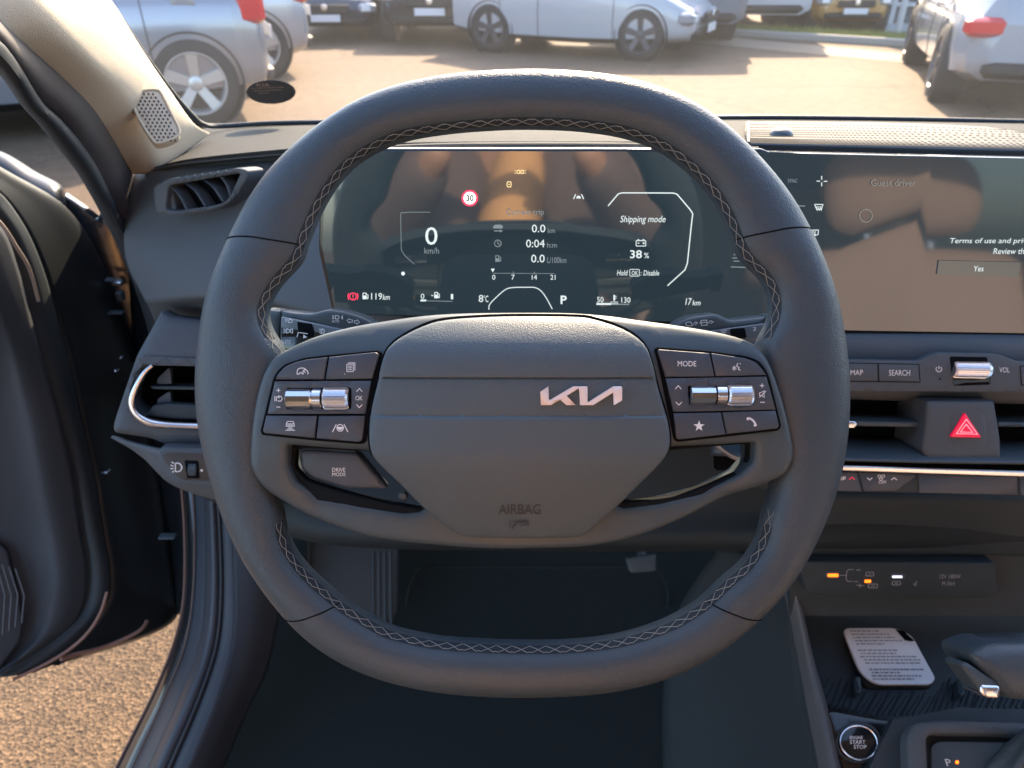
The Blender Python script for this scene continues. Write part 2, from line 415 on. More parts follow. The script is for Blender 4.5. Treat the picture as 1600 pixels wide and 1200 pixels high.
# spoke moulding ------------------------------------------------
TRIM = cat2([(443,546),(485,526),(537,511),(590,501),(660,491),(730,487),(830,486),(900,487),(960,492),(1000,498),(1070,508),(1140,521),(1180,535),(1199,553),(1214,585),(1231,637),(1243,690),(1245,718),(1231,745),(1192,765),(1140,786),(1070,821),(1000,848),(930,863),(860,867),(765,868),(690,863),(608,855),(555,845),(485,820),(440,793),(408,768),(391,743),(385,718),(390,655),(401,602),(418,565)], 3, True)
HL = rnd([(446,697),(444,730),(455,757),(485,781),(555,797),(625,808),(652,806),(690,780),(620,715),(575,706)], 6)
HR = rnd([(1042,700),(1184,693),(1183,725),(1161,748),(1105,776),(1035,793),(978,800),(930,780),(1000,735)], 6)
def trim_h(px, py):
    h = 0
    if py > 690:  h -= .010*min(1, ((py-690)/90))*(1-max(0, abs(px-817)-330)/110 if abs(px-817) > 330 else 1)
    if py > 800: h -= .0015*((py-800)/70)**2
    if py < 572: h -= .013*((572-py)/82)**1.7
    h -= .003*(abs(px-817)/430)**2
    return h
mb = MB().relief(WF, TRIM, [HL, HR], z=.020, r=.0036, th=.030, dome=trim_h, step=.0045)
obj('spoke_moulding', mb, M['satin'], wheel, ang=50)
M['liner'] = mat('liner', (.010, .012, .014), .8, spec=.08)
# inner liners seen in the two openings
def liner(out, inn, hole_mat='liner'):
    mb = MB().relief(WF, out, [inn], z=.0078, r=.0012, th=.008, step=.008); obj('opening_liner', mb, M[hole_mat], wheel)
liner(rnd([(440,692),(436,735),(450,765),(485,790),(560,806),(700,830),(700,780),(600,700)], 8), rnd([(462,700),(459,732),(480,752),(530,768),(604,786),(660,796),(660,770),(600,706)], 8))
liner(rnd([(1035,694),(1192,688),(1190,730),(1165,755),(1105,783),(1030,803),(920,812),(960,760)], 8), rnd([(1046,704),(1171,693),(1170,722),(1156,739),(1105,759),(1052,777),(985,784),(955,786),(1000,745)], 8))

# airbag cover --------------------------------------------------
AB = cat2([(581,704),(578,676),(581,640),(590,602),(597,572),(604,550),(613,538),(628,526),(660,509),(695,499),(765,494),(830,493),(900,494),(930,498),(975,514),(1005,537),(1017,567),(1024,595),(1031,620),(1040,650),(1045,680),(1044,699),(1033,720),(1000,757),(965,796),(932,830),(922,840),(908,847),(877,850),(800,850),(735,849),(715,844),(697,832),(660,797),(625,757),(592,723)], 3, True)
def ab_h(px, py):
    h = .009-.006*((px-815)/240)**2
    if py < 566: h -= .016*((566-py)/72)**1.8
    if py > 705: h -= .0215*((py-705)/150)**1.3
    if 590 < py < 650: h -= .0012
    for c, d in ((590, .0007), (650, .0007)):
        if abs(py-c) < 2.2: h -= d*(1-abs(py-c)/2.2)
    return h
ex = [(x, y) for x in range(592, 1036, 9) for y in (586.5, 588.5, 590, 591.5, 593.5, 646.5, 648.5, 650, 651.5, 653.5)]
mb = MB().relief(WF, AB, z=.024, r=.0014, th=.020, dome=ab_h, step=.0045, extra=ex)
airbag = obj('airbag_cover', mb, M['cover'], wheel, ang=50)
# dark shadow gap round the cover
AG = [(CX+(x-CX)*1.007, 672+(y-672)*1.005) for x, y in AB]
up_ = [q for q in AB if q[1] < 712]; k_ = max(range(len(up_)), key=lambda i: math.hypot(up_[i][0]-up_[i-1][0], up_[i][1]-up_[i-1][1])); up_ = up_[k_:]+up_[:k_]
mb = MB().tube([WF.p(CX+(x-CX)*1.006, 672+(y-672)*1.004, .0199+trim_h(x, y)) for x, y in up_], .0009, 6); obj('cover_gap', mb, M['gap'], airbag)
KX = [(857,603.9),(844.4,612.5),(845.3,633.1),(860.8,633.1),(875.3,624.7),(885.2,633.1),(899.7,633.1),(885.6,618.6),(903.9,606.9),(905.3,607.8),(906.7,633.1),(927.3,633.1),(956.9,614.2),(958.8,614.8),(959.7,633.1),(972.3,625.6),(972.3,605.5),(970.9,603.9),(959.2,603.9),(919.4,628.9),(918,627.5),(918,603.9),(896,603.9),(859.8,625.2),(857.5,624.2)]
mb = MB().relief(WF, KX, z=.0336, r=.0003, th=.0035, step=.02); obj('emblem', mb, M['emblem'], airbag)
# moulded lettering on the sloping lower face, relief shade put into a darker colour
sl = .024+ab_h(811, 797)+.0003; AF = Fr(811, 800, .42, elev=29)
def on_cover(mbx, d=.0003):
    for i, q in enumerate(mbx.v):
        px, py = topx(q); mbx.v[i] = WF.p(px, py, .024+ab_h(px, py)+d)
    return mbx
mb = MB().text(WF, 'AIRBAG', 779, 845, 788, 804, 0)
mb.ribbon(WF, [(797,812),(797,824)], 1.6, 0); mb.ribbon(WF, cat2([(800,826),(806,819),(816,816),(826,818)], 4), 1.6, 0); mb.ribbon(WF, [(800,815),(826,814)], 1.2, 0); mb.ribbon(WF, [(812,821),(826,821),(824,816)], 1.2, 0)
obj('moulded_lettering_shade', on_cover(mb), mat('moulded', (.035, .04, .046), .6), airbag)

# switch pads ---------------------------------------------------
def ic(mb, fr, lines, wpx, z):
    for l in lines: mb.ribbon(fr, l, wpx, z)
    return mb
ZP = .0200
def pad(polys, gapout, slot, side):
    p = obj('switch_pad', MB().relief(WF, rnd(gapout, 8), z=ZP, r=.0006, th=.004, step=.01), M['gap'], wheel)
    bs = []
    for q, rr in polys:
        hl = [rnd(slot, 3)] if q is polys[1][0] else []
        bs.append(obj('button', MB().relief(WF, rnd(q, rr), hl, z=ZP+.0016, r=.0006, th=.003, step=.012), M['button'], p))
    return p, bs
L1 = [(430.5,592.7),(433.7,585),(445,573),(460,566.5),(478,562),(511,558.3),(506,592.7)]
L2 = [(514,558),(586,550.3),(592.5,553.5),(581.5,592),(508.6,592.7)]
LM = [(429,596),(580,595),(571,646.4),(417.7,647)]
L3 = [(415.7,649.6),(495,650),(491.2,684.7),(413,677),(410.5,673)]
L4 = [(498,650),(570,650),(566.5,686),(562,690.5),(494,684.9)]
lp, lb = pad([(L1, [1,2,4,5,5,1,1]), (LM, 1), (L2, [1,3,5,1,1]), (L3, [1,1,1,4,4]), (L4, [1,1,3,3,1])],
             [(426,593),(431,582),(444,569),(476,558.5),(512,554.5),(590,547),(597,551),(572,691),(565,694.5),(494,689),(409,680),(406.5,674)], [(447,606),(548.5,606),(548.5,639),(447,639)], 0)
R1 = [(1027.6,549),(1029.5,546),(1109,552),(1116.6,588),(1040,589.3)]
R2 = [(1111.5,552),(1164.4,559.8),(1181,566),(1190.6,576.3),(1197.4,586),(1119,588)]
RM = [(1040,591.3),(1197.8,588.5),(1212,640.2),(1052.3,643.6)]
R3 = [(1052.3,646),(1127,644.6),(1134,678.7),(1060,687),(1056.5,684.5)]
R4 = [(1129,644.4),(1212,641.8),(1217.6,665.7),(1214.5,669.5),(1136,678.4)]
rp, rb = pad([(R1, [1,3,1,1,1]), (RM, 1), (R2, [1,3,5,5,1,1]), (R3, [1,1,1,3,3]), (R4, [1,1,3,3,1])],
             [(1023.5,546),(1027,542),(1108,548),(1166,556),(1185,562.5),(1196,575),(1203,590),(1221.5,666),(1217,673),(1136,682.5),(1059,691),(1053,687)], [(1075,602.4),(1174,602.4),(1178,632.5),(1077,632.5)], 1)
zi = ZP+.0018
PRN = M['white']
# left icons
mb = MB(); ic(mb, WF, [cat2([(464,584.5),(465,578),(468,575.5),(475,575.3),(478,578)], 3), [(464,584.5),(467,584.6),(468.5,582.5),(471,582.5),(472,584.6)], cat2([(474,585),(473.5,580),(477,577.5),(481,580.5),(481,585)], 3), [(477,582.5),(475.5,580)]], 1.1, zi)
obj('icon', mb, PRN, lb[0])
mb = MB(); ic(mb, WF, [[(542,569),(552,569),(552,580.5),(542,580.5),(542,569)], [(544,567),(554.5,567),(554.5,579)], [(544,572),(550,572)], [(544,574.7),(550,574.7)], [(544,577.4),(550,577.4)]], 1.0, zi)
obj('icon', mb, PRN, lb[2]); obj('print_dot', MB().poly(WF, circ(538.5,584.3,.7,n=8), zi), PRN, lb[2])
mb = MB(); ic(mb, WF, [[(432,610),(438,610)], [(435,607),(435,613)], [(432,636),(438,636)], [(429.5,619),(429.5,627)], [(432,619),(432,627)], cat2([(434.5,620.5),(438,619),(441,623),(438,627),(434,626)], 3), [(436,618),(434,620.5),(437,622)], [(557,612),(561.5,607),(566,612)], [(557,632),(561.5,637),(566,632)]], 1.1, zi)
mb.text(WF, 'OK', 555.5, 566.5, 618.5, 625.5, zi); obj('icon', mb, PRN, lb[1])
mb = MB(); ic(mb, WF, [[(447,666),(447.5,662),(449,658.5),(458,658.5),(459.5,662),(460,666),(447,666)], [(448,662.3),(459,662.3)], [(449,664.2),(458,664.2)], [(450.5,668.5),(456.5,668.5)], [(448.5,670.3),(458.5,670.3)], [(446,672.3),(461,672.3)]], 1.0, zi); obj('icon', mb, PRN, lb[3])
mb = MB(); ic(mb, WF, [[(525.5,663),(519.5,675)], [(537.5,663),(543.5,675)]], 1.2, zi); mb.ribbon(WF, circ(531.5, 668.5, 5, 5.2, 20), 1.3, zi, True); mb.poly(WF, [(527,667),(536,667),(535.5,669.5),(533,671.5),(530,671.5),(527.5,669.5)], zi); obj('icon', mb, PRN, lb[4])
# right icons
obj('lettering', MB().text(WF, 'MODE', 1059, 1088, 564, 572.5, zi), PRN, rb[0])
mb = MB(); ic(mb, WF, [[(1153,567.5),(1151,571.5),(1155,574.5),(1153.5,577),(1157,578.5)], [(1145.5,573),(1145.5,578)], [(1147.5,571.5),(1147.5,579)], [(1149.6,573.5),(1149.6,577)], [(1156,567.5),(1157,569)]], 1.1, zi); obj('icon', mb, PRN, rb[2])
mb = MB(); ic(mb, WF, [[(1055,608),(1059.7,602.5),(1064.5,608)], [(1056,628),(1060.8,633),(1065.5,628)], [(1187.5,602.5),(1194,602.5)], [(1190.7,599.3),(1190.7,605.7)], [(1188,628.5),(1195,628.5)], [(1186.5,614),(1190,613),(1194,610.5),(1194,621),(1190,618),(1187,618),(1186.5,614)], [(1186.5,621),(1197,611)]], 1.1, zi); obj('icon', mb, PRN, rb[1])
star = [(1092.3+(9.0 if k % 2 == 0 else 3.6)*math.sin(k*math.pi/5), 665.8-(9.0 if k % 2 == 0 else 3.6)*math.cos(k*math.pi/5)) for k in range(10)]
obj('icon', MB().poly(WF, star, zi), PRN, rb[3])
mb = MB().ribbon(WF, cat2([(1167.5,654),(1172,654),(1178,658.5),(1180.5,663.5)], 4), 3.0, zi); mb.poly(WF, [(1166,655.5),(1167.5,652),(1171,652),(1169.5,657)], zi); mb.poly(WF, [(1177,664.5),(1181,661),(1183,664.5),(1179.5,667)], zi); obj('icon', mb, PRN, rb[4])
# thumb rollers
def roller(pad_, xs, yc, hpx, slant=0):
    k = .42/FX; x0, x1, x2, x3 = xs; rr = hpx*k*.5
    c = lambda x: WF.p(x, yc+(x-x0)*slant, ZP-.0005)
    ax = (c(x3)-c(x0)).normalized()
    L = (c(x1)-c(x0)).length
    mb = MB().lathe(c(x0), ax, [(0, rr*.5), (.0003, rr*.9), (.0008, rr), (L-.0006, rr), (L, rr*.85)], 12)
    obj('toggle_roller', mb, M['chrome2'], pad_, ang=25)
    L = (c(x2)-c(x1)).length
    obj('roller_collar', MB().lathe(c(x1), ax, [(0.0003, rr*.8), (.0005, rr*1.02), (L-.0008, rr*1.02), (L-.0004, rr*.8)], 40), M['chrome'], pad_)
    L = (c(x3)-c(x2)).length
    mb = MB().lathe(c(x2), ax, [(0, rr*.5), (.0002, rr*.88), (.0012, rr*1.04), (L-.0016, rr*1.04), (L-.0004, rr*.85), (L, rr*.5)], 96, fn=lambda a: 1+(.05 if int(round(a/(2*math.pi)*96)) % 3 else -.06))
    obj('knurled_roller', mb, M['chrome'], pad_, ang=12)
roller(lp, (448, 489, 505.5, 547), 622.5, 31)
roller(rp, (1076, 1117, 1135, 1175.5), 617.0, 30)

# drive mode button
DM = rnd([(467,706),(474,703),(558,708),(604,763),(598,766),(537,764),(485,747),(469,732)], [4,4,6,5,3,6,8,6])
mb = MB().relief(WF, DM, z=.0085, r=.0022, th=.010, dome=lambda x, y: -.002*((y-703)/62), step=.006)
dm = obj('drive_mode_button', mb, M['button'], wheel)
mb = MB().text(WF, 'DRIVE', 519, 539.5, 731, 737.2, 0); mb.text(WF, 'MODE', 519, 540, 738.4, 744, 0)
for i, q in enumerate(mb.v):
    px, py = topx(q); mb.v[i] = WF.p(px, py, .0085-.002*((py-703)/62)+.0004)
obj('lettering', mb, PRN, dm)
mb = MB().relief(WF, rnd([(464,702),(480,698),(556,704),(560,712),(470,708)], 3), z=.0065, r=.001, th=.006, step=.02); obj('button_bracket', mb, M['satin'], wheel)
mb = MB().lathe(WF.p(629, 776, .001), WF.n, [(-.004, .0028), (0, .0028), (.0008, .0022), (.001, 0)], 14); obj('screw', mb, M['satin'], wheel)
# hub behind the cover and its boss to the column
mb = MB().relief(WF, circ(815, 660, 190, 150, 40), z=.006, r=.004, th=.05, step=.02); obj('hub', mb, M['gap'], wheel)
# ================================================================ DISPLAY PANEL (instrument screen + centre screen under one glass)
DF = Fr(817, 350, .56, elev=10)
disp = thing('display_panel', DF.p(860, 520, -.02), 'wide black glass display behind the steering wheel showing 0 km/h and terms of use', 'display')
PANEL = rnd([(503,232),(1190,232),(1205,238),(1700,249),(1700,524),(1306,519),(1190,506),(520,492),(497,390)], [10,4,4,8,8,4,4,6,10])
mb = MB().relief(DF, PANEL, z=-.002, r=.002, th=.022, step=.03, back=True); obj('housing', mb, M['piano'], disp)
scr = obj('instrument_screen', MB().relief(DF, rnd([(512,236),(1189.7,237),(1189.7,505.5),(524,490),(503,385)], [5,0,0,5,5]), z=.0, r=0, th=.004, step=.03), M['screen'], disp)
scc = obj('climate_screen', MB().relief(DF, [(1190,237),(1286.7,241),(1286.7,515.5),(1190,505.5)], z=.0, r=0, th=.004, step=.03), M['screen'], disp)
scm = obj('centre_screen', MB().relief(DF, rnd([(1287,241),(1690,251),(1690,522),(1287,515.5)], [0,4,4,0]), z=.0, r=0, th=.004, step=.03), M['screen'], disp)
zt = .0009
def T(s_, x0, x1, y0, y1, m='lcd', par=None, shear=0, bold=0, z=zt):
    return obj('lettering', MB().text(DF, s_, x0, x1, y0, y1, z, shear, bold), M[m], par or scr)
def L(lines, wpx, m='lcd', par=None, closed=False, polys=()):
    mb = MB()
    for l in lines: mb.ribbon(DF, l, wpx, zt, closed)
    for q in polys: mb.poly(DF, q, zt)
    return obj('icon', mb, M[m], par or scr)
T('0', 664.5, 683.5, 355, 382.5); T('km/h', 663, 686, 387, 396.5, 'lcddim')
T('Current trip', 791, 850, 326.5, 338.5, 'lcddim'); 
T('0.0', 831, 852, 351, 363); T('km', 856, 867, 356, 364, 'lcddim'); T('0:04', 822, 851, 374.5, 386.5); T('h:m', 855, 870, 379, 387, 'lcddim'); T('0.0', 830, 851, 398, 410); T('L/100km', 855, 885, 402, 411, 'lcddim')
for s_, a, b in (('0', 769, 774), ('7', 799, 804), ('14', 831, 839), ('21', 860, 868)): T(s_, a, b, 429.5, 437)
T('8', 748, 755, 461, 472); T('°C', 755.5, 763, 461.5, 472); T('P', 876, 885.5, 462, 475, bold=.02)
T('119', 580, 597, 458, 468); T('km', 598, 609, 460, 468.5, shear=.2); T('17', 1071, 1081, 466, 476.5, shear=.2); T('km', 1082, 1094.5, 469, 477, shear=.2)
T('0', 657.5, 663, 459, 467); T('1', 704.5, 708, 459.5, 467.5); T('50', 933, 943, 464, 472.5); T('130', 971, 985, 464.5, 473)
T('Shipping mode', 969, 1040, 337, 350.5, shear=.25); T('38', 984.5, 1003, 391, 403.5, bold=.01); T('%', 1006.5, 1014, 395, 403.5); T('Hold', 964, 981, 422, 430.5, shear=.2); T('OK', 987, 997, 423.5, 430, 'lcd'); T(': Disable', 1001, 1030, 422.5, 430.5, shear=.2)
T('30', 728.5, 740, 304.5, 314.5, 'piano', z=.0021, bold=.03)
L([box2(984, 421, 999, 431.5, 2)], .9, closed=True)
# frames drawn on the screen
L([cat2([(672,331.5),(640,331.5)], 1)+rnd([(628,331.5),(626,334),(627,391),(633,400),(648,413)], [1,3,4,3,0])[0:]], .9, 'lcddim')
L([[(950,322),(966,303),(972,301.3),(1052,301.6),(1058,303.5),(1078,327),(1082.5,334),(1081,345),(1074,412),(1070,422),(1043,446.5)]], 1.7)
L([cat2([(764,484),(765,476),(775,465),(789,453),(800,449.5),(822,449),(838,450),(850,460),(863,483)], 4)], 1.4)
L([[(567,318),(572,380),(592,408),(640,441),(712,446)]], 5, 'lcddim' if False else 'ink2') if False else None
L([], 1, polys=[circ(629.8, 427.5, 3, n=14)])
L([], 1, polys=[[(767,420),(773,420),(770,425.5)]]); L([[(770,427),(866,427.5)]], .8, 'lcddim'); L([[(802,424),(802,429)], [(835,424.5),(835,429)]], 1, 'lcddim')
L([[(657,469.5),(666,469.5)]], 3); L([[(667,470),(707,471)]], 1.1, 'lcddim'); L([[(932,475),(955,475)]], 3); L([[(956,475.5),(983,475.5)]], 2, 'lcddim')
# pictograms
L([circ(551.5, 463.2, 5.4, n=20)], 1.3, 'lcdred', closed=True, polys=[box2(551,459.8,552.2,464.6), box2(551,465.6,552.2,466.8)]); L([cat2([(545,458),(543.7,463),(545,468.5)], 3), cat2([(558,458),(559.3,463),(558,468.5)], 3)], 1.2, 'lcdred')
def pump(x, y, s=1, m='lcd'):
    L([[(x+6.2*s, y+2*s), (x+8.5*s, y+3.5*s), (x+8.5*s, y+9*s), (x+7*s, y+9.5*s), (x+6.5*s, y+6*s)]], 1, m, polys=[box2(x, y, x+6*s, y+10*s, 1)]); obj('icon', MB().poly(DF, box2(x+1.2*s, y+1.3*s, x+4.8*s, y+4.2*s), zt+.0002), M['piano'], scr)
pump(566.5, 457.5); pump(678.5, 456.5, .95); L([[(674,462),(677,462)]], 1.2, 'lcd'); pump(774, 399, 1, 'lcddim')
L([], 1, 'lcddim', polys=[[(770,354),(774,351),(783,351),(786,354),(785,357),(771,357)], [(772,360),(781,360),(781,358.6),(786,361),(781,363),(781,361.6),(772,361.6)]])
L([circ(777.8, 380.3, 5.2, n=22)], 1.2, 'lcddim', closed=True); L([[(777.8,376.5),(777.8,380.5),(781,382)]], 1.1, 'lcddim')
L([box2(994, 376, 1009, 384.5, 1)], 1.1, closed=True); L([[(996,374.6),(999,374.6)], [(1004,374.6),(1007,374.6)], [(996,380),(999,380)], [(1004,380),(1007.5,380)], [(1005.7,378.2),(1005.7,381.8)]], 1.1)
L([[(896,311),(899.5,303.5)], [(912,311),(908.5,303.5)]], 1.4, polys=[[(900,310),(902,306),(906,306),(908,310)]])
L([[(808,266),(808,271),(812,271),(812,266),(808,266)], [(814,266),(814,271),(818,271),(818,266),(814,266)], [(804,266),(806,267)], [(804,271),(806,270)], [(820,267),(822,266)], [(820,270),(822,271)]], 1, 'lcdamber')
L([[(793,284),(798,284),(799,288),(798,292),(793,292),(792,288),(793,284)], [(794,288),(797,288)]], 1.1, 'lcdamber')
L([[(954,472),(966,472)], [(954,474.5),(966,474.5)]], .9, polys=[box2(958.5, 461, 961, 470)]); L([[(961,463),(963.5,463)], [(961,466),(963.5,466)]], .9)
# speed limit roundel
obj('roundel_rim', MB().poly(DF, circ(734, 309.5, 12.8, n=40), .0012), M['lcdred'], scr); obj('roundel_face', MB().poly(DF, circ(734, 309.5, 9.7, n=40), .0017), mat('roundel_white', (.3, .3, .3), .5, emit=(.9, .95, .9), es=.42), scr)
# climate column
T('SYNC', 1231, 1246, 279.5, 285.5, 'lcddim', scc); L([[(1284,275),(1284,281)], [(1284,285),(1284,291)], [(1276,283),(1281.5,283)], [(1287,283.3),(1293,283.3)]], 1.2, par=scc)
L([[(1273,319.5),(1286,319.5),(1283.5,327),(1276,327),(1273,319.5)], [(1277,322),(1276,325),(1277.5,329)], [(1280,322),(1279,325),(1280.5,329)], [(1283,322),(1282,325),(1283.5,329)]], 1.1, par=scc)
L([[(1268,359.5),(1279,359.5),(1278,367),(1268.5,367),(1268,359.5)], [(1271,361),(1270,365),(1271.5,369)], [(1274,361),(1273,365),(1274.5,369)]], 1.1, par=scc)
L([[(1246,321.5),(1258,322)], [(1142,417),(1170,418)]], 1.4, 'lcddim', scr); L([[(1146,398),(1156,398)], [(1144,403),(1158,403)], [(1146,408),(1156,408)]], 1.3, 'lcddim', scr)
# centre message
T('Terms of use and privacy statement', 1485, 1681, 372, 382.5, 'lcd', scm, .22, z=.0012); T('Review the terms now', 1552, 1664, 388, 397, 'lcd', scm, .22, z=.0012); T('Yes', 1522, 1537, 415.5, 424, 'lcd', scm, .2, z=.0012)
obj('answer_key', MB().relief(DF, [(1467,407),(1595,410),(1591,433),(1464,429)], z=.0011, r=0, th=0, step=.05), mat('key_tint', (.03, .03, .03), .2, emit=(.5, .5, .45), es=.05), scm)
T('Guest driver', 1361, 1431, 280, 291, 'lcddim', scm, z=.0012).data.materials[0] = mat('lcd_faint', (0, 0, 0), .5, emit=(.6, .55, .5), es=.10)
L([circ(1353, 337, 10, n=24)], 1.3, 'lcddim', scm, True).data.materials[0] = bpy.data.materials['lcd_faint']

# ================================================================ DASHBOARD
dash = thing('dashboard', at(900, 560, .72), 'dark grey moulded dashboard with air vents, running under the windscreen behind the steering wheel', 'dashboard')
topx_ = [190, 235, 280, 330, 440, 560, 700, 850, 1020, 1165, 1300, 1450, 1620, 1850]
rowA = [(x, y, d) for x, y, d in zip(topx_, [290, 268, 256, 250, 240, 232, 229, 228, 229, 233, 237, 241, 245, 250], [.79, .76, .72, .69, .66, .64, .62, .62, .62, .62, .62, .62, .62, .62])]
rowB = [(x, y, d) for x, y, d in zip(topx_, [275, 262, 248, 238, 226, 217, 213, 211, 212, 217, 221, 225, 229, 234], [.84, .80, .76, .74, .72, .72, .72, .72, .72, .72, .72, .72, .72, .72])]
rowC = [(x, y, d) for x, y, d in zip(topx_, [260, 250, 235, 215, 205, 203, 201, 199, 198, 197, 198, 200, 203, 206], [.92, .90, .88, .87, .87, .88, .88, .88, .88, .88, .88, .88, .88, .88])]
rowD = [(x, y, d) for x, y, d in zip(topx_, [250, 240, 218, 199, 193, 192, 190, 188, 186, 185, 186, 188, 190, 193], [1.0]*14)]
lip = [(x, y+5, d+.004) for x, y, d in rowA]
obj('top_pad', MB().patch([lip, rowA, rowB, rowC, rowD], 5, 4), M['pad'], dash, ang=80, solid=.006)
# black ceramic band at the foot of the windscreen
# face left of the displays
faceL = [[(205,272,.775),(240,266,.765),(300,256,.725),(400,246,.69),(520,238,.66),(640,232,.645)],
         [(199,300,.77),(232,300,.75),(300,285,.715),(400,275,.68),(520,262,.655),(640,258,.64)],
         [(199,360,.765),(235,360,.735),(300,352,.70),(400,345,.67),(520,345,.645),(640,345,.63)],
         [(204,410,.765),(240,410,.725),(310,408,.69),(400,405,.66),(520,405,.635),(640,405,.62)],
         [(226,456,.755),(255,456,.72),(320,454,.685),(400,455,.655),(520,478,.63),(640,490,.62)],
         [(232,468,.75),(260,466,.72),(320,462,.69),(400,465,.66),(520,495,.635),(640,505,.625)],
         [(236,474,.76),(262,473,.735),(322,470,.71),(400,474,.69),(520,505,.66),(640,515,.65)],
         [(245,500,.80),(270,500,.80),(330,500,.80),(400,505,.79),(520,530,.78),(640,540,.78)]]
obj('driver_panel', MB().patch(faceL, 6, 6), M['dash'], dash, ang=80, solid=.004)
# upper demister vent in the driver panel
VF = Fr(312, 300, .668, elev=10, yaw=-22)
VO = rnd([(239,291),(268,278),(372,262),(386,266),(386,280),(360,315),(335,328),(275,337),(246,334),(241,322)], [8,10,8,5,8,12,10,12,8,6])
VI = rnd([(262,292),(270,288),(372,270),(374,273),(356,312),(340,320),(275,330),(258,328)], [4,4,3,3,8,8,6,5])
vent = obj('demister_vent', MB().relief(VF, VO, [VI], z=.010, r=.0016, th=.022, step=.01), M['dash'], dash)
obj('vent_well', MB().relief(VF, [(250,285),(378,264),(378,280),(345,324),(262,333)], z=-.008, r=0, th=.004, step=.03), M['gap'], vent)
for xa, xb in ((266, 292), (290, 320), (318, 348), (345, 362)):
    ya = 291-(xa-266)*.19; yb = 328-(xb-292)*.24
    pts = cat2([(xa, ya), ((xa+xb)/2+1, (ya+yb)/2-4), (xb, yb)], 5)
    mb = MB(); a_ = [VF.p(x, y, .007) for x, y in pts]; w_ = .0014
    mb.grid([[p+VF.x*w_ for p in a_], [p+VF.x*w_*.2+VF.n*.001 for p in a_], [p-VF.x*w_ for p in a_], [p-VF.x*w_-VF.n*.013 for p in a_], [p+VF.x*w_-VF.n*.013 for p in a_]], True, False)
    obj('vane', mb, M['dash'], vent)
obj('vent_cheek', MB().relief(VF, rnd([(252,292),(264,288),(268,296),(274,331),(258,331),(250,322)], 3), z=.004, r=.002, th=.012, step=.02), M['dash'], vent)

# lower dash carcass: everything dark behind the wheel
low = [[(268,500,.86),(300,498,.84),(500,530,.80),(800,545,.78),(1100,530,.76),(1300,530,.70),(1600,535,.68),(1850,540,.68)],
       [(262,600,.86),(300,600,.82),(500,600,.78),(800,600,.76),(1100,600,.72),(1300,600,.70),(1600,600,.69),(1850,600,.69)],
       [(262,690,.86),(320,690,.82),(500,690,.78),(800,690,.76),(1100,690,.72),(1300,690,.70),(1600,690,.69),(1850,690,.69)],
       [(270,740,.88),(340,760,.82),(500,790,.76),(800,800,.74),(1100,800,.72),(1300,790,.69),(1600,790,.69),(1850,790,.69)],
       [(290,760,.92),(360,790,.86),(500,840,.76),(800,850,.74),(1100,850,.72),(1240,850,.69),(1600,850,.70),(1850,850,.70)],
       [(300,760,1.0),(370,790,.96),(500,842,.90),(800,855,.90),(1100,855,.88),(1240,856,.80),(1600,858,.80),(1850,858,.80)]]
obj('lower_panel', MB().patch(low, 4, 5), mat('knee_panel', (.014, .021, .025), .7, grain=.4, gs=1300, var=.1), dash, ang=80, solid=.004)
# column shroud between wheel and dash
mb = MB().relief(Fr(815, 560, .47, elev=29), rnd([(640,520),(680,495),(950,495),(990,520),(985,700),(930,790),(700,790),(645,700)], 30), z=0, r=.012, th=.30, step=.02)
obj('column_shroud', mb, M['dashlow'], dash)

# left outer vent pod
PF = Fr(290, 600, .70, elev=22, yaw=16)
POD = rnd([(246,487),(266,497),(300,500),(420,500),(420,706),(300,703),(252,697),(232,688),(174,678),(176,660),(200,590),(212,556)], [4,6,5,2,2,5,5,14,10,10,14,6])
PH = rnd([(240,572),(420,572),(420,668),(290,668),(225,655),(204,632),(207,605),(222,575)], [4,1,1,14,16,14,12,6])
pod = obj('outer_vent', MB().relief(PF, POD, [PH], z=.0, r=.007, th=.05, step=.012, dome=lambda x, y: -.012*max(0, (555-y)/60)-.006*max(0, (y-670)/25)), M['dash'], dash)
mb = MB().relief(PF, rnd([(212,560),(222,556),(420,566),(420,574),(240,571),(216,566)], 2), z=.003, r=.001, th=.004, step=.02); obj('vent_lip', mb, M['dash'], pod)
ring = cat2([(238,571),(226,582),(212,606),(206,628),(212,645),(228,657),(250,663),(300,666),(420,670)], 5)
def pathz(fr, pts, z): return [fr.p(x, y, z) for x, y in pts]
mb = MB(); P = pathz(PF, ring, .002)
mb.tube(P, [.0022+.0016*min(1, k/len(P)*1.6) for k in range(len(P))], 10); obj('silver_surround', mb, M['chrome'], pod, ang=60)
obj('vent_well', MB().relief(PF, [(205,568),(420,568),(420,675),(205,672)], z=-.045, r=0, th=.003, step=.05), M['gap'], pod)
mb = MB().relief(PF, rnd([(234,604),(420,606),(420,611),(240,608)], 1), z=-.010, r=.0006, th=.03, step=.04); obj('vane', mb, M['satin'], pod)
for y0, y1 in ((576, 600), (613, 632)):
    mb = MB().relief(PF, rnd([(262,y0),(266,y0),(268,y1),(246,y1),(246,y1-8)], 1), z=-.016, r=.0004, th=.012, step=.04); obj('vertical_vane', mb, M['dash'], pod)
mb = MB().relief(PF, rnd([(238,634),(262,630),(420,640),(420,660),(270,655),(228,650)], 3), z=-.006, r=.002, th=.012, step=.02); obj('vent_floor', mb, M['dashlow'], pod)
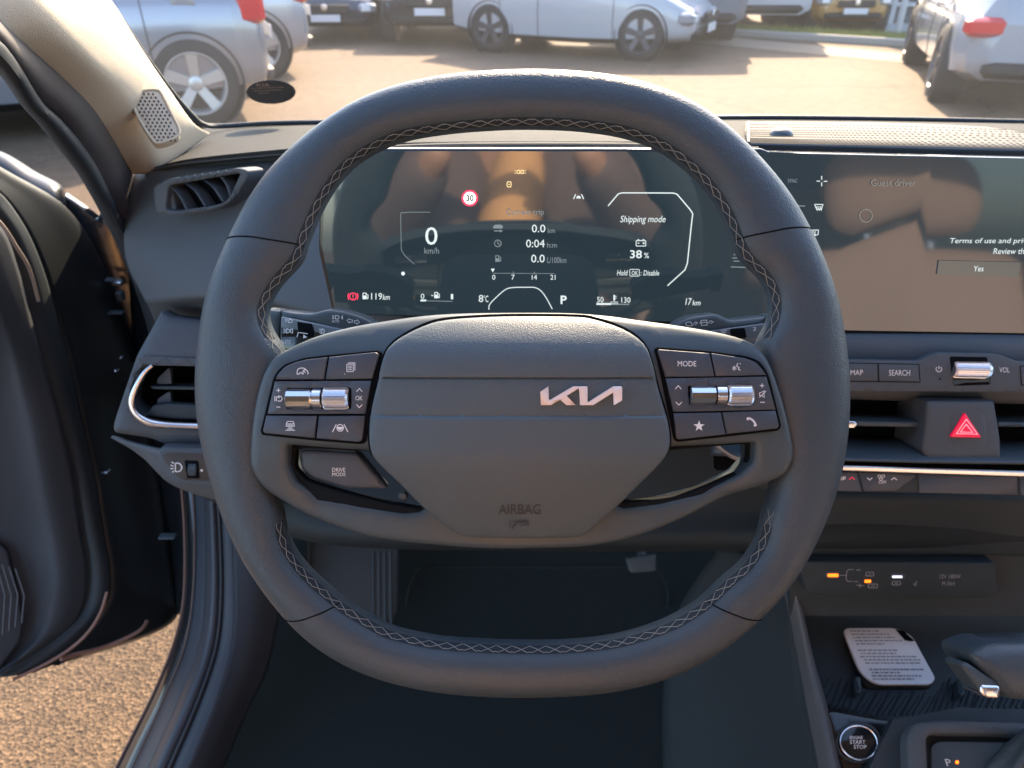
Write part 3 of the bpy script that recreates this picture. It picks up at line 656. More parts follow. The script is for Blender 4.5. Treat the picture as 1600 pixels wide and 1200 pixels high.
# headlamp levelling switch panel below it
LF = Fr(300, 727, .70, elev=24, yaw=16)
sp = obj('switch_panel', MB().relief(LF, rnd([(245,705),(256,699),(420,704),(420,768),(272,758),(249,722)], [3,5,2,2,14,6]), z=.006, r=.003, th=.03, step=.012), M['dash'], dash)
obj('switch_face', MB().relief(LF, rnd([(253,712),(262,707),(420,711),(420,754),(282,750),(256,720)], [3,5,2,2,10,5]), z=.0066, r=.001, th=.003, step=.02), mat('switch_face', (.05, .045, .042), .5, grain=.2), sp)
mb = MB(); mb.ribbon(LF, cat2([(274,724),(280,724),(284,730),(281,736),(274,737)], 4), 1.6, .0072); ic(mb, LF, [[(268,722),(272,724)], [(266.5,727),(271,728.5)], [(266.5,732),(271,732.5)], [(269,738),(272,736)], [(274,724),(274,737)]], 1.6, .0072); obj('icon', mb, M['white'], sp)
obj('thumbwheel_slot', MB().relief(LF, rnd([(288,719),(310,720),(312,748),(292,747)], 2), z=.0070, r=.0004, th=.002, step=.04), M['gap'], sp)
ax = (LF.p(308, 733)-LF.p(292, 733)).normalized()
obj('thumbwheel', MB().lathe(LF.p(294, 733, .004), ax, [(0, .004), (.001, .0068), (.0075, .0068), (.0085, .004)], 36, fn=lambda a: 1+.04*math.cos(a*18)), M['satin'], sp)
mb = MB().poly(LF, circ(315, 735, 2.2, n=10), .0072); obj('index_dot', mb, M['white'], sp)
# underside of the pod
mb = MB().patch([[(176,680,.715),(250,700,.70),(330,712,.70),(430,720,.70)], [(235,715,.735),(262,745,.72),(340,770,.72),(430,776,.72)], [(262,742,.80),(285,760,.79),(350,780,.78),(430,790,.78)]], 4, 5)
obj('pod_underside', mb, M['dash'], dash, ang=80, solid=.003)

# centre stack ---------------------------------------------------
ST = Fr(1450, 650, .60, elev=22)
stk = [[(1150,517,.615),(1300,520,.605),(1450,523,.60),(1620,526,.60),(1850,530,.60)],
       [(1150,530,.60),(1300,530,.595),(1450,534,.592),(1620,537,.59),(1850,540,.59)],
       [(1150,560,.60),(1300,561,.596),(1450,560,.592),(1620,566,.59),(1850,568,.59)],
       [(1150,610,.61),(1300,612,.607),(1450,616,.603),(1620,620,.60),(1850,622,.60)],
       [(1150,616,.63),(1300,618,.63),(1450,622,.63),(1620,626,.63),(1850,628,.63)]]
obj('stack_fascia', MB().patch(stk, 4, 5), M['dash'], dash, ang=80, solid=.003)
cf = obj('control_strip', MB().relief(ST, rnd([(1300,562),(1436,564),(1462,551),(1560,553),(1590,565),(1800,570),(1800,612),(1300,612)], [2,6,10,10,6,2,2,2]), z=.016, r=.001, th=.006, step=.012), M['dash'], dash)
def key(nm, q, z, par, m='button', r=.0006): return obj(nm, MB().relief(ST, q, z=z, r=r, th=.003, step=.03), M[m], par)
def skey(q, body=None, bx=None):
    g = obj('key_gap', MB().ribbon(ST, [(q[0][0]-.8,q[0][1]-.8),(q[1][0]+.8,q[1][1]-.8),(q[2][0]+.8,q[2][1]+.8),(q[3][0]-.8,q[3][1]+.8)], 1.0, .0164, True), M['gap'], cf)
    k = key('button', rnd(q, 1.5), .0166, cf, 'dash')
    if body: obj('lettering', MB().text(ST, body, bx[0], bx[1], bx[2], bx[3], .0170), M['white'], k)
skey([(1300,567.5),(1371,569),(1372,595.5),(1300,595)], 'MAP', (1329, 1348.5, 578, 586))
skey([(1373,569),(1435,570),(1437,596.5),(1374,595.5)], 'SEARCH', (1389, 1422, 578, 587))
skey([(1595,573),(1680,574),(1682,602),(1597,601)])
k1 = MB().ribbon(ST, cat2([(1464,573.5),(1462.5,577),(1465,580.5),(1469,580.5),(1471.5,577),(1470,573.5)], 4), 1.2, .0165); k1.ribbon(ST, [(1467.2,572),(1467.2,577)], 1.2, .0165); obj('icon', k1, M['white'], cf)
obj('lettering', MB().text(ST, 'VOL', 1561.5, 1577.5, 574, 582, .0165), M['white'], cf)
obj('reset_hole', MB().poly(ST, circ(1468.5, 592, 1.6, n=8), .0164), M['gap'], cf)
kw = obj('knob_well', MB().relief(ST, rnd([(1484,557),(1543,558),(1549,601),(1490,603)], 4), z=.0164, r=.0005, th=.003, step=.03), M['gap'], cf)
obj('well_shelf', MB().relief(ST, rnd([(1487,590),(1546,589),(1548,600),(1490,602)], 2), z=.0168, r=.0006, th=.003, step=.03), M['satin'], kw)
ax = (ST.p(1545, 578)-ST.p(1486, 577)).normalized(); Lk = (ST.p(1545, 578)-ST.p(1486, 577)).length
obj('volume_knob', MB().lathe(ST.p(1486, 577, .015), ax, [(0, .002), (.0006, .0058), (.002, .0068), (Lk-.004, .0068), (Lk-.001, .0055), (Lk, .002)], 96, fn=lambda a: 1+(.045 if int(round(a/(2*math.pi)*96)) % 3 else -.05)), M['chrome'], cf, ang=12)
# middle air vents
cv = obj('centre_vent', MB().relief(ST, box2(1120, 612, 1800, 735), z=-.035, r=0, th=.01, step=.08), M['gap'], dash)
obj('vane', MB().relief(ST, rnd([(1320,658),(1450,660),(1452,664),(1448,668),(1320,666)], 1.5), z=.004, r=.0012, th=.03, step=.02), M['satin'], cv)
obj('vane_tab', MB().relief(ST, rnd([(1300,656),(1336,658),(1341,663),(1337,669),(1300,668)], 2), z=.007, r=.0014, th=.006, step=.02), M['chrome'], cv)
obj('vane', MB().relief(ST, rnd([(1560,660),(1800,664),(1800,670),(1560,667)], 1.5), z=.004, r=.0012, th=.03, step=.02), M['satin'], cv)
obj('vent_floor', MB().patch([[(1110,680,.64),(1300,684,.635),(1450,690,.63),(1600,692,.63),(1850,696,.63)], [(1110,700,.61),(1300,706,.605),(1450,709,.60),(1600,710,.60),(1850,714,.60)], [(1110,712,.595),(1300,720,.59),(1450,724,.588),(1600,726,.588),(1850,730,.588)]], 4, 5), M['satin'], cv, ang=80, solid=.002)
hz = obj('hazard_housing', MB().relief(ST, rnd([(1449,627),(1555,627),(1565,690),(1565,716),(1556,719),(1453,719),(1441,706),(1447,668)], [3,3,8,4,4,5,8,8]), z=.014, r=.003, th=.045, step=.012), M['dash'], dash)
hb = obj('hazard_button', MB().relief(ST, rnd([(1484,631),(1540,631),(1545,705),(1538,710),(1490,710),(1484,705)], 4), z=.0148, r=.0025, th=.004, step=.01, dome=lambda x, y: -.0015*((y-670)/40)**2), M['dash'], hz)
obj('warning_triangle', MB().relief(ST, rnd([(1508,645),(1534,684),(1485,683)], 2.5), z=.0162, r=.0005, th=.002, step=.03), M['hazard'], hb)
mb = MB().ribbon(ST, [(1510,655),(1527.5,678.5),(1494.5,677.5)], 1.2, .0166, True); mb.ribbon(ST, [(1509.8,663),(1520,675.5),(1500.5,675)], 1.2, .0166, True); obj('triangle_outline', mb, mat('pink_print', (.9, .45, .5), .5, emit=(1, .4, .5), es=.2), hb)
# bright strip and climate keys
cs_ = [(1180,726,730),(1330,729.5,734),(1600,737.5,742.5),(1800,743.5,749)]; mb = MB().grid([cat([ST.p(x, (a+b)/2+(b-a)*1.0*dy, z_) for x, a, b in cs_], 8) for dy, z_ in ((1.0,.008),(.98,.0165),(.8,.0182),(.2,.0188),(-.4,.0186),(-.85,.0175),(-1.0,.012),(-1.0,.006))]); mb.f = [f[::-1] for f in mb.f]; obj('chrome_strip', mb, M['chrome'], dash)
ring = cat2([(1100,665),(1108,682),(1122,698),(1140,711),(1165,720),(1200,726)], 5); mb = MB().tube(pathz(ST, ring, .016), .0022, 8); obj('chrome_surround', mb, M['chrome'], cv)
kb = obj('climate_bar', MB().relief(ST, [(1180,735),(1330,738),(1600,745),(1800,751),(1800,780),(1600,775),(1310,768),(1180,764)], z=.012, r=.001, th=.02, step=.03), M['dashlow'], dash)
for q in ([(1230,737),(1339,738.5),(1347,766),(1346,769),(1300,767.5),(1230,764)], [(1342,738.5),(1432,741),(1430,746),(1407,763),(1400,768),(1350,768.5)], [(1435.5,741),(1590,745),(1591,774),(1436,771)], [(1594,745),(1700,748),(1700,778),(1595,774)]):
    k_ = key('climate_key', rnd(q, 1.5), .0136, kb, 'button', .001)
    if q[0][0] == 1230:
        mb = MB(); ic(mb, ST, [[(1311,746),(1313,750),(1315,746),(1316,750)], [(1317.5,750.5),(1317.5,745),(1321,745.5),(1320,748.5),(1317.5,748)]], 1.2, .0139); obj('lettering', mb, M['white'], k_)
        mb = MB().ribbon(ST, [(1326.5,749.5),(1331,745.5),(1335.5,749.5)], 1.5, .0139); obj('icon', mb, M['hazard'], k_)
    if q[0][0] == 1342:
        mb = MB(); ic(mb, ST, [[(1355,746.5),(1359,750),(1363,746.5)], [(1392.5,750),(1397,746.5),(1401.5,750)]], 1.5, .0139)
        for c_ in ((1374, 744), (1380, 744), (1376.5, 748.5)): mb.ribbon(ST, circ(c_[0], c_[1], 2.4, 2, 10), 1, .0139, True)
        obj('icon', mb, M['white'], k_); obj('lettering', MB().text(ST, 'OFF', 1373, 1385, 751, 756, .0139), M['white'], k_)
# speaker grille slab and light sensor on top of the dash
def on_top(px, py, lift): # point on the top pad seen at this pixel
    best = None
    for A_, B_ in ((rowA, rowB), (rowB, rowC), (rowC, rowD)):
        for (x0, ya, da), (x1, yb, db), (_, yc, dc), (_, yd, dd_) in zip(A_, A_[1:], B_, B_[1:]):
            if x0 <= px <= x1:
                t = (px-x0)/(x1-x0); y0 = ya+(yb-ya)*t; y1 = yc+(yd-yc)*t
                if y1-.01 <= py <= y0+.01:
                    s = (y0-py)/(y0-y1); return at(px, py, (da+(db-da)*t)*(1-s)+(dc+(dd_-dc)*t)*s)+V((0, 0, lift))
    return at(px, py, .7)+V((0, 0, lift))
def gp(x, y, l=.003): return on_top(x, y, l)
gq = [[(1172,233),(1250,235),(1400,238),(1640,244)], [(1166,224),(1250,226),(1400,228),(1640,233)], [(1163,212),(1250,212),(1400,214),(1640,220)], [(1165,196),(1250,196),(1400,198),(1540,204)]]
rows = [cat([gp(x, y, .0045) for x, y in r_], 6) for r_ in gq]
gr = obj('speaker_grille', MB().grid(rows), mat('grille_metal', (.085, .083, .08), .75, spec=.2), dash, ang=60, solid=.003)
# perforations: dark countersunk holes in staggered rows
mb = MB(); nr = 10
def gpt(s, t):
    y = s*(len(rows)-1); i = min(int(y), len(rows)-2); f = y-i; x = t*(len(rows[0])-1); j = min(int(x), len(rows[0])-2); g = x-j
    return (rows[i][j]*(1-g)+rows[i][j+1]*g)*(1-f)+(rows[i+1][j]*(1-g)+rows[i+1][j+1]*g)*f
for i in range(nr):
    for j in range(70):
        s = .06+.9*i/nr; t = .012+(j+.5*(i % 2))/71
        if t > .985: continue
        c = gpt(s, t)+V((0, 0, .0005)); rr = .0017
        mb.add([c+V((rr*math.cos(a), rr*1.5*math.sin(a), 0)) for a in [k*math.pi/3 for k in range(6)]], [(0, 1, 2, 3, 4, 5)])
o = obj('perforations', mb, M['gap'], gr); o['kind'] = 'stuff'
mb = MB().tube([gp(1168, y, .005) for y in (232, 224, 214, 204, 197)], .0012, 6); mb.tube([gp(x, 233+(x-1172)*.024, .004) for x in range(1172, 1640, 30)], .0012, 6); obj('grille_edge', mb, M['dash'], gr)
c = gp(1219, 219, .005); mb = MB(); rws = []
for i in range(7):
    f = i/6*math.pi/2; rws.append([c+V((.0115*math.cos(f)*math.cos(a), .012*math.cos(f)*math.sin(a), .0075*math.sin(f))) for a in [2*math.pi*k/24 for k in range(24)]])
mb.grid(rws, False, True); obj('light_sensor', mb, M['satin'], dash, ang=80)
# thin grey ridge over the instrument hood
hood = [[(600,236,.605),(700,233,.60),(850,232,.60),(1000,233,.60),(1180,237,.60)], [(595,231,.60),(700,227.5,.595),(850,226.5,.595),(1000,227.5,.595),(1185,233,.595)], [(600,227,.615),(700,223,.61),(850,221.5,.61),(1000,223,.61),(1185,229,.61)]]
obj('hood_lip', MB().patch(hood, 4, 6), M['pad'], dash, ang=80, solid=.003)

# ================================================================ COLUMN STALKS
SF = Fr(500, 510, .505, elev=22)
ls = thing('light_stalk', SF.p(590, 530, -.02), 'left column stalk with headlamp symbols, between the rim and the hub', 'indicator stalk')
ls_up = obj('lever', MB().relief(SF, rnd([(438,486),(487,491),(510,483),(540,487),(567,495),(600,515),(600,545),(560,540),(500,510),(438,499)], [1,12,12,12,12,5,5,8,10,1]), z=0, r=.003, th=.018, step=.006), M['satin'], ls)
obj('rotary_collar', MB().relief(SF, rnd([(412,483),(437,485.5),(437,530),(412,530)], 2), z=.001, r=.003, th=.02, step=.006), M['satin'], ls)
obj('lever_band', MB().relief(SF, rnd([(439,495),(500,507),(560,520),(600,545),(600,560),(438,513)], 1), z=.003, r=.001, th=.015, step=.006), mat('stalk_band', (.14, .17, .20), .4), ls)
obj('lever_underside', MB().relief(SF, rnd([(438,511),(600,530),(600,575),(438,560)], 1), z=.0032, r=.001, th=.015, step=.02), M['piano'], ls)
obj('ring_slot', MB().relief(SF, rnd([(464,503),(487,506),(491,520),(489,528),(466,524)], 2), z=.0038, r=.0004, th=.003, step=.02), M['gap'], ls)
mb = MB(); Z = .0042
ic(mb, SF, [[(445,499),(450,499)], [(445,501.5),(450,501.5)], [(452,498),(457,501),(456,504),(451,504),(452,498)]], 1.0, .0034); obj('icon', mb, M['white'], ls)
mb = MB(); ic(mb, SF, [[(443,514),(447,515)], [(443,517),(447,517)], [(443,520),(447,519)], [(448,513.5),(452,515),(452,519),(448,520.5),(448,513.5)], [(457,513.5),(454,515),(454,519),(457,520.5),(457,513.5)]], 1.0, Z); ic(mb, SF, [[(464,527),(466,519.5),(481,521.5)], [(499,514),(501.5,514.5)], [(499,517),(501.5,517.5)], [(499,520),(501.5,520.5)], [(503,513.5),(507,516),(506,521),(502.5,521),(503,513.5)]], 1.2, Z); mb.poly(SF, [(474,523),(480,526.5),(474,529)], Z); obj('icon', mb, M['white'], ls)
obj('lettering', MB().text(SF, 'AUTO', 438.5, 455, 531.5, 537, Z), M['white'], ls)
mb = MB(); ic(mb, SF, [[(519,493.5),(522,493.5)], [(519,495.7),(522,495.7)], [(519,498),(522,498)], [(524,492.8),(529,493.5),(530,496),(528,498.6),(524,498.2),(524,492.8)], [(542,501),(546,497.5),(546,499.2),(550.5,499.7),(550.5,503.5),(546,503),(546,504.8),(542,501)], [(562,503.3),(558,499.5),(558,501.2),(553.5,500.7),(553.5,504.5),(558,505),(558,506.8),(562,503.3)]], 1.0, .0005); mb.poly(SF, [(533,496),(535.5,492),(535.5,500)], .0005); mb.text(SF, 'AUTO', 518.5, 530, 500, 504, .0005); obj('icon', mb, M['white'], ls)
SG = Fr(1130, 510, .505, elev=22)
rs = thing('wiper_stalk', SG.p(1060, 530, -.02), 'right column stalk with wiper symbols, between the rim and the hub', 'wiper stalk')
obj('lever', MB().relief(SG, rnd([(1040,520),(1062,503),(1077,496),(1119,490),(1133,496),(1143,501),(1198,495),(1198,509),(1120,520),(1060,545),(1040,545)], [4,10,10,8,6,8,1,1,8,5,5]), z=0, r=.003, th=.018, step=.006), M['satin'], rs)
obj('lever_band', MB().relief(SG, rnd([(1060,540),(1110,517),(1199,505),(1199,530),(1060,560)], 2), z=.003, r=.001, th=.015, step=.006), mat('stalk_band2', (.09, .11, .13), .4), rs)
obj('rotary_collar', MB().relief(SG, rnd([(1200,494),(1222,491),(1222,535),(1200,532)], 2), z=.003, r=.003, th=.02, step=.006), M['satin'], rs)
obj('ring_slot', MB().relief(SG, rnd([(1141,514),(1164,512),(1167,528),(1143,530)], 3), z=.0038, r=.0004, th=.003, step=.02), M['gap'], rs)
mb = MB(); ic(mb, SG, [[(1071,505),(1075,503),(1080,503.5),(1082,509),(1073,509),(1071,505)], [(1083,507),(1087,503),(1090,504.5),(1086,508)], [(1095,501),(1104,500),(1105,508),(1096,508.5),(1095,501)], [(1093,504.5),(1104,503.5)], [(1106,505),(1110,501),(1115,503),(1110,505.5)]], 1.0, .0005); obj('icon', mb, M['white'], rs)
obj('lettering', MB().text(SG, '2', 1176.5, 1181.5, 511, 516.5, Z), M['white'], rs); mb = MB(); ic(mb, SG, [[(1126,517.5),(1136,516)], [(1128,520),(1134,519.3)]], 1.0, Z); obj('icon', mb, M['white'], rs)
# ================================================================ WINDSCREEN PILLAR
pil = thing('windscreen_pillar', at(260, 250, .85), 'beige woven pillar trim with an oval perforated tweeter cover, left of the windscreen', 'pillar')
ctrl = [[(-60,-20,.42),(0,44,.45),(34,74,.48),(84,118,.54),(135,169,.61),(169,219,.68),(202,272,.76)],
        [(-10,-70,.44),(45,0,.46),(85,50,.49),(135,100,.55),(178,150,.62),(212,205,.69),(228,272,.76)],
        [(20,-100,.46),(70,-20,.48),(112,30,.51),(160,85,.57),(205,140,.64),(238,200,.71),(252,267,.77)],
        [(70,-130,.53),(115,-40,.55),(160,20,.58),(200,75,.63),(240,130,.69),(270,195,.75),(282,245,.80)],
        [(110,-140,.60),(160,-25,.62),(190,25,.65),(229,88,.70),(268,145,.75),(302,192,.80),(328,208,.85)]]
obj('trim', MB().patch(ctrl, 7, 8), M['pillar'], pil, ang=80, solid=.004)
# tweeter cover
def pil_pt(u, v_): # u across 0..4, v along 0..6 with depth from the sheet
    i = min(int(u), 3); j = min(int(v_), 5); f, g = u-i, v_-j; a = [ctrl[i][j], ctrl[i][j+1], ctrl[i+1][j], ctrl[i+1][j+1]]
    return [a[0][k]*(1-f)*(1-g)+a[1][k]*(1-f)*g+a[2][k]*f*(1-g)+a[3][k]*f*g for k in range(3)]
TF = Fr(245, 182, .672, elev=38, yaw=28)
TO = cat2([(207.6,158.6),(216,143.6),(245,140),(254,149),(267,175),(280,202),(275,214),(248,223),(236,215),(216,183)], 4, True)
cx_, cy_ = 245, 181
tw = obj('tweeter_cover', MB().relief(TF, TO, z=.006, r=.003, th=.012, step=.008), M['pillar'], pil)
mb = MB()
for i in range(14):
    for j in range(12):
        x, y = 212+j*7+(i % 2)*3.5+i*.8-8, 147+i*5.6
        w_ = 26-abs(i-6.5)*1.2; mid = 228+(i*5.6)*.42
        if abs(x-mid) > w_-2: continue
        P = [(x-1.7, y-1.4), (x+.5, y-2.0), (x+1.7, y-.2), (x+1.6, y+1.6), (x-.5, y+2.0), (x-1.7, y+.3)]
        mb.poly(TF, P, .0063)
o = obj('perforations', mb, mat('hole_brown', (.05, .042, .038), .8), tw); o['kind'] = 'stuff'
obj('cover_rim', MB().tube([TF.p(x, y, .0055) for x, y in TO], .0013, 6, closed=True), M['pillar'], tw)

# ================================================================ WINDSCREEN
ws = thing('windscreen', at(900, 188, 1.02), 'curved windscreen glass with a black edge band, in front of the dashboard', 'windscreen')
gl_rows = [[(322,205,1.0),(500,192,1.03),(850,187,1.05),(1200,184,1.05),(1500,188,1.04),(1850,196,1.0)],
           [(262,140,.90),(500,120,.93),(850,110,.95),(1200,110,.95),(1500,112,.94),(1850,118,.9)],
           [(160,-20,.74),(500,-20,.77),(850,-20,.79),(1200,-20,.79),(1500,-20,.78),(1850,-20,.75)],
           [(60,-200,.60),(500,-200,.62),(850,-200,.64),(1200,-200,.64),(1500,-200,.63),(1850,-200,.6)]]
obj('glass', MB().patch(gl_rows, 6, 6), glass('windscreen_glass', .024), ws, ang=80)
band = cat([at(*p) for p in [(150,-30,.66),(168,0,.68),(189,30,.71),(229,91,.76),(270,146,.82),(300,180,.86),(318,194,.90),(345,197,.93),(440,192,.96),(600,190,.98),(850,187.5,.98),(1150,183.5,.98),(1350,185,.98),(1600,190,.97),(1850,196,.95)]], 6)
obj('edge_band', MB().tube(band, .0033, 8), M['rubber'], ws)
# oval sticker on the glass
def on_glass(px, py, off):
    # distance of the glass sheet there, taken from the control rows
    for A_, B_ in zip(gl_rows, gl_rows[1:]):
        for p0, p1, q0, q1 in zip(A_, A_[1:], B_, B_[1:]):
            for t in [k/40 for k in range(41)]:
                x = p0[0]+(p1[0]-p0[0])*t
            t = (px-p0[0])/(p1[0]-p0[0])
            if 0 <= t <= 1:
                y0 = p0[1]+(p1[1]-p0[1])*t; y1 = q0[1]+(q1[1]-q0[1])*t
                if min(y0, y1) <= py <= max(y0, y1):
                    s = (py-y0)/(y1-y0); return (p0[2]+(p1[2]-p0[2])*t)*(1-s)+(q0[2]+(q1[2]-q0[2])*t)*s-off
    return .95
sdp = on_glass(424, 144, .03); KF = Fr(424, 144, sdp, elev=-52)
st = thing('windscreen_sticker', KF.o, 'small dark oval sticker with pale lettering, stuck low on the windscreen beside the pillar', 'sticker')
sb = obj('film', MB().relief(KF, circ(423.5, 144, 38.5, 18.5, 40), z=0, r=0, th=.0004, step=.03, back=True), mat('sticker_film', (.05, .05, .06), .4), st)
obj('film_edge', MB().ribbon(KF, circ(423.5, 144, 37, 17.4, 40), 1, .0004, True), mat('film_edge', (.12, .11, .10), .5), sb)
SFm = mat('sticker_print', (.62, .45, .36), .6)
mb = MB().text(KF, 'KIA', 401, 421, 130, 135, .0005); 
for y, a, b in ((138.5, 392, 444), (142.5, 396, 442), (146, 404, 420)):
    x = a
    while x < b:
        l_ = random.uniform(2, 6); mb.ribbon(KF, [(x, y-(x-a)*.05), (min(b, x+l_), y-(x+l_-a)*.05)], 1.5, .0005); x += l_+1.3
obj('print', mb, SFm, sb)

# ================================================================ CAR BODY ROUND THE CABIN (roof, door frame, bonnet)
bd = thing('car', V((0, 1.0, .3)), 'black car around the driver, its left door open, showing sill, frame and roof', 'car')
# door opening frame beside the pillar: two bands
f1 = [(-70,20,.41),(0,68,.44),(61,160,.54),(91,187,.58),(120,221,.62),(147,261,.67),(173,312,.73),(200,365,.79),(232,430,.86),(262,520,.93),(285,640,1.0),(300,760,1.03)]
f0 = [(-60,-18,.42),(0,47,.45),(84,118,.54),(135,169,.61),(169,219,.68),(202,272,.76),(215,330,.80),(225,385,.84),(245,440,.88),(275,530,.95),(297,650,1.02),(312,760,1.05)]
f2 = [(-80,40,.42),(0,101,.46),(43,160,.52),(69,189,.56),(101,229,.61),(128,264,.65),(149,299,.69),(163,325,.73),(200,400,.82),(235,500,.91),(262,620,.98),(280,740,1.02)]
obj('frame_trim', MB().patch([[(x+3, y-3, d+.003) for x, y, d in f0], [((a[0]+b[0])/2, (a[1]+b[1])/2, (a[2]+b[2])/2-.012) for a, b in zip(f0, f1)], f1], 4, 6), mat('frame_grey', (.055, .05, .052), .55, grain=.2), bd, ang=80, solid=.003)
mb = MB(); P = cat([at(x, y, d) for x, y, d in f1], 6); 
mb.patch([f1, [((a[0]+b[0])/2, (a[1]+b[1])/2, (a[2]+b[2])/2-.018) for a, b in zip(f1, f2)], f2, [(x-4, y+2, d+.03) for x, y, d in f2]], 4, 6)
obj('door_seal', mb, M['rubber'], bd, ang=80, solid=.003)
# lower A post and sill: bundles of strips sweeping down to the left
def strip(name, A_, B_, m, bulge=.0, par=None):
    mid = [((a[0]+b[0])/2, (a[1]+b[1])/2, (a[2]+b[2])/2-bulge) for a, b in zip(A_, B_)]
    return obj(name, MB().patch([A_, mid, B_], 4, 6), m, par or bd, ang=80, solid=.004)
s0 = [(262,600,1.05),(280,740,1.06),(287,830,1.06),(286,930,1.05),(272,1000,1.03),(240,1080,1.0),(200,1160,.97),(150,1260,.93)]
s1 = [(285,600,1.05),(300,740,1.05),(306,830,1.04),(303,930,1.02),(290,1010,1.0),(258,1090,.97),(222,1170,.94),(180,1260,.90)]
s2 = [(310,600,1.02),(318,740,1.02),(322,830,1.01),(322,930,.99),(312,1010,.97),(282,1090,.94),(246,1170,.91),(205,1260,.88)]
s3 = [(330,600,1.0),(336,740,1.0),(342,830,.99),(344,930,.97),(336,1010,.95),(310,1090,.92),(276,1170,.89),(236,1260,.86)]
s4 = [(350,600,.99),(356,740,.99),(362,830,.98),(366,930,.96),(362,1010,.94),(340,1090,.91),(308,1170,.88),(268,1260,.85)]
s5 = [(420,600,1.0),(425,740,1.0),(432,830,1.0),(440,930,1.0),(420,1040,.98),(388,1110,.96),(350,1200,.93),(310,1290,.90)]
BS = mat('body_satin', (.05, .055, .068), .4)
strip('sill_paint', s0, s1, M['paintblack'], .006)
strip('sill_step', s1, s2, mat('sill_blue', (.050, .060, .075), .45, var=.1), .004)
strip('sill_seal', [(x-2, y, d-.006) for x, y, d in s2], s3, BS, .012)
strip('sill_tread', s3, s4, mat('sill_tread', (.035, .04, .05), .5), .004)
strip('kick_panel', s4, s5, mat('kick', (.030, .036, .046), .7, grain=.3), .01)
for A_, dx, rr, c_ in ((s0, 1, .0018, (.22, .13, .10)), (s1, -2, .0014, (.16, .11, .09)), (s2, 2, .003, (.02, .022, .026)), (s3, 2, .0028, (.02, .022, .026))):
    obj('trim_line', MB().tube(cat([at(x+dx, y, d-.005) for x, y, d in A_], 6), rr, 6), mat('line', c_, .45), bd, ang=80)
# dash end panel and hinge pillar, mostly black
strip('hinge_post', [(195,300,.98),(200,400,1.02),(205,500,1.06),(215,620,1.1),(232,740,1.12),(250,850,1.14),(262,960,1.14)], [(235,300,.96),(250,400,.98),(290,500,1.0),(310,620,1.04),(318,740,1.06),(322,850,1.06),(322,960,1.05)], M['paintblack'], 0)
# roof and headliner over the cabin, header above the windscreen
roof = [[(-.60,-1.1,1.40),(-.2,-1.1,1.47),(.37,-1.1,1.49),(.95,-1.1,1.47),(1.35,-1.1,1.40)], [(-.60,-.5,1.44),(-.2,-.5,1.51),(.37,-.5,1.53),(.95,-.5,1.51),(1.35,-.5,1.44)], [(-.55,.0,1.43),(-.2,.0,1.50),(.37,.0,1.52),(.95,.0,1.50),(1.30,.0,1.43)], [(-.53,.06,1.42),(-.2,.06,1.49),(.37,.07,1.51),(.95,.06,1.49),(1.28,.06,1.42)]]
mb = MB(); rr = [cat([V(p) for p in r_], 4) for r_ in roof]; mb.grid(rr); mb.f = [f[::-1] for f in mb.f]
obj('headliner', mb, M['headliner'], bd, ang=80)
mb = MB().grid([[p+V((0, 0, .03)) for p in r_] for r_ in rr]); obj('roof_skin', mb, M['paintblack'], bd, ang=80)
# bulkhead, side wall, rear wall and bench, unseen, added against sun leaks and mirrored sky
mb = MB().grid([[V((x, 1.02 if z > .99 else 1.06, z)) for x in (-.62, -.1, .37, .9, 1.36)] for z in (1.0, .985, .8, .3)]); obj('sun_stop_bulkhead', mb, M['dashlow'], bd, solid=.01)  # unseen, added to stop sun leaking in below the top pad
mb = MB().grid([[V((x, y, z)) for y in (1.1, .5, -.2, -1.1, -1.6)] for x, z in ((1.30, .28), (1.36, .6), (1.36, .97), (1.33, .99))]); obj('passenger_side', mb, M['dash'], bd, solid=.01)
mb = MB().grid([[V((x, y, z)) for x in (-.62, -.1, .37, .9, 1.36)] for y, z in ((-1.10, .50), (-1.15, .62), (-1.35, .72), (-1.45, 1.22), (-1.6, 1.24))]); mb.f = [f[::-1] for f in mb.f]; obj('sky_block_bench', mb, mat('bench_cloth', (.20, .18, .17), .85), bd, ang=60)  # unseen, added to keep open sky out of the screen reflections
obj('rear_window', MB().grid([[V((x, y, z)) for x in (-.62, -.1, .37, .9, 1.36)] for y, z in ((-1.6, 1.24), (-1.15, 1.43))]), glass('added_tint_glass', .05, (.10, .10, .11)), bd)  # dark tint added to dim the sky mirrored in the screens
obj('side_window', MB().grid([[V((x, y, z)) for y in (.2, -.5, -1.1, -1.6)] for x, z in ((1.33, .99), (1.32, 1.43))]), glass('side_glass', .03, (.35, .36, .36)), bd)  # unseen pane, tinted to darken the screen reflections
for x_, a_ in ((1.33, 0), (-.60, 1)):
    obj('centre_pillar', MB().box(V((x_, -.52, 1.2)), .05, .13, .55, bev=.02), mat('pillar_dark', (.12, .11, .10), .7), bd)
# bonnet beyond the glass, lying below the line of sight
mb = MB(); rows = []
for y, z in ((1.02, .955), (1.3, .93), (1.6, .89), (1.9, .82), (2.08, .74), (2.12, .6)):
    rows.append([V((.37+x*(1-.06*(y-1)), y-.18*(x/.9)**2*(y > 1.5), z-.05*(x/.88)**4-.02*(x/.88)**2)) for x in [-.88+1.76*k/16 for k in range(17)]])
mb.grid(rows); obj('bonnet', mb, M['paintblack'], bd, ang=80, solid=.01)

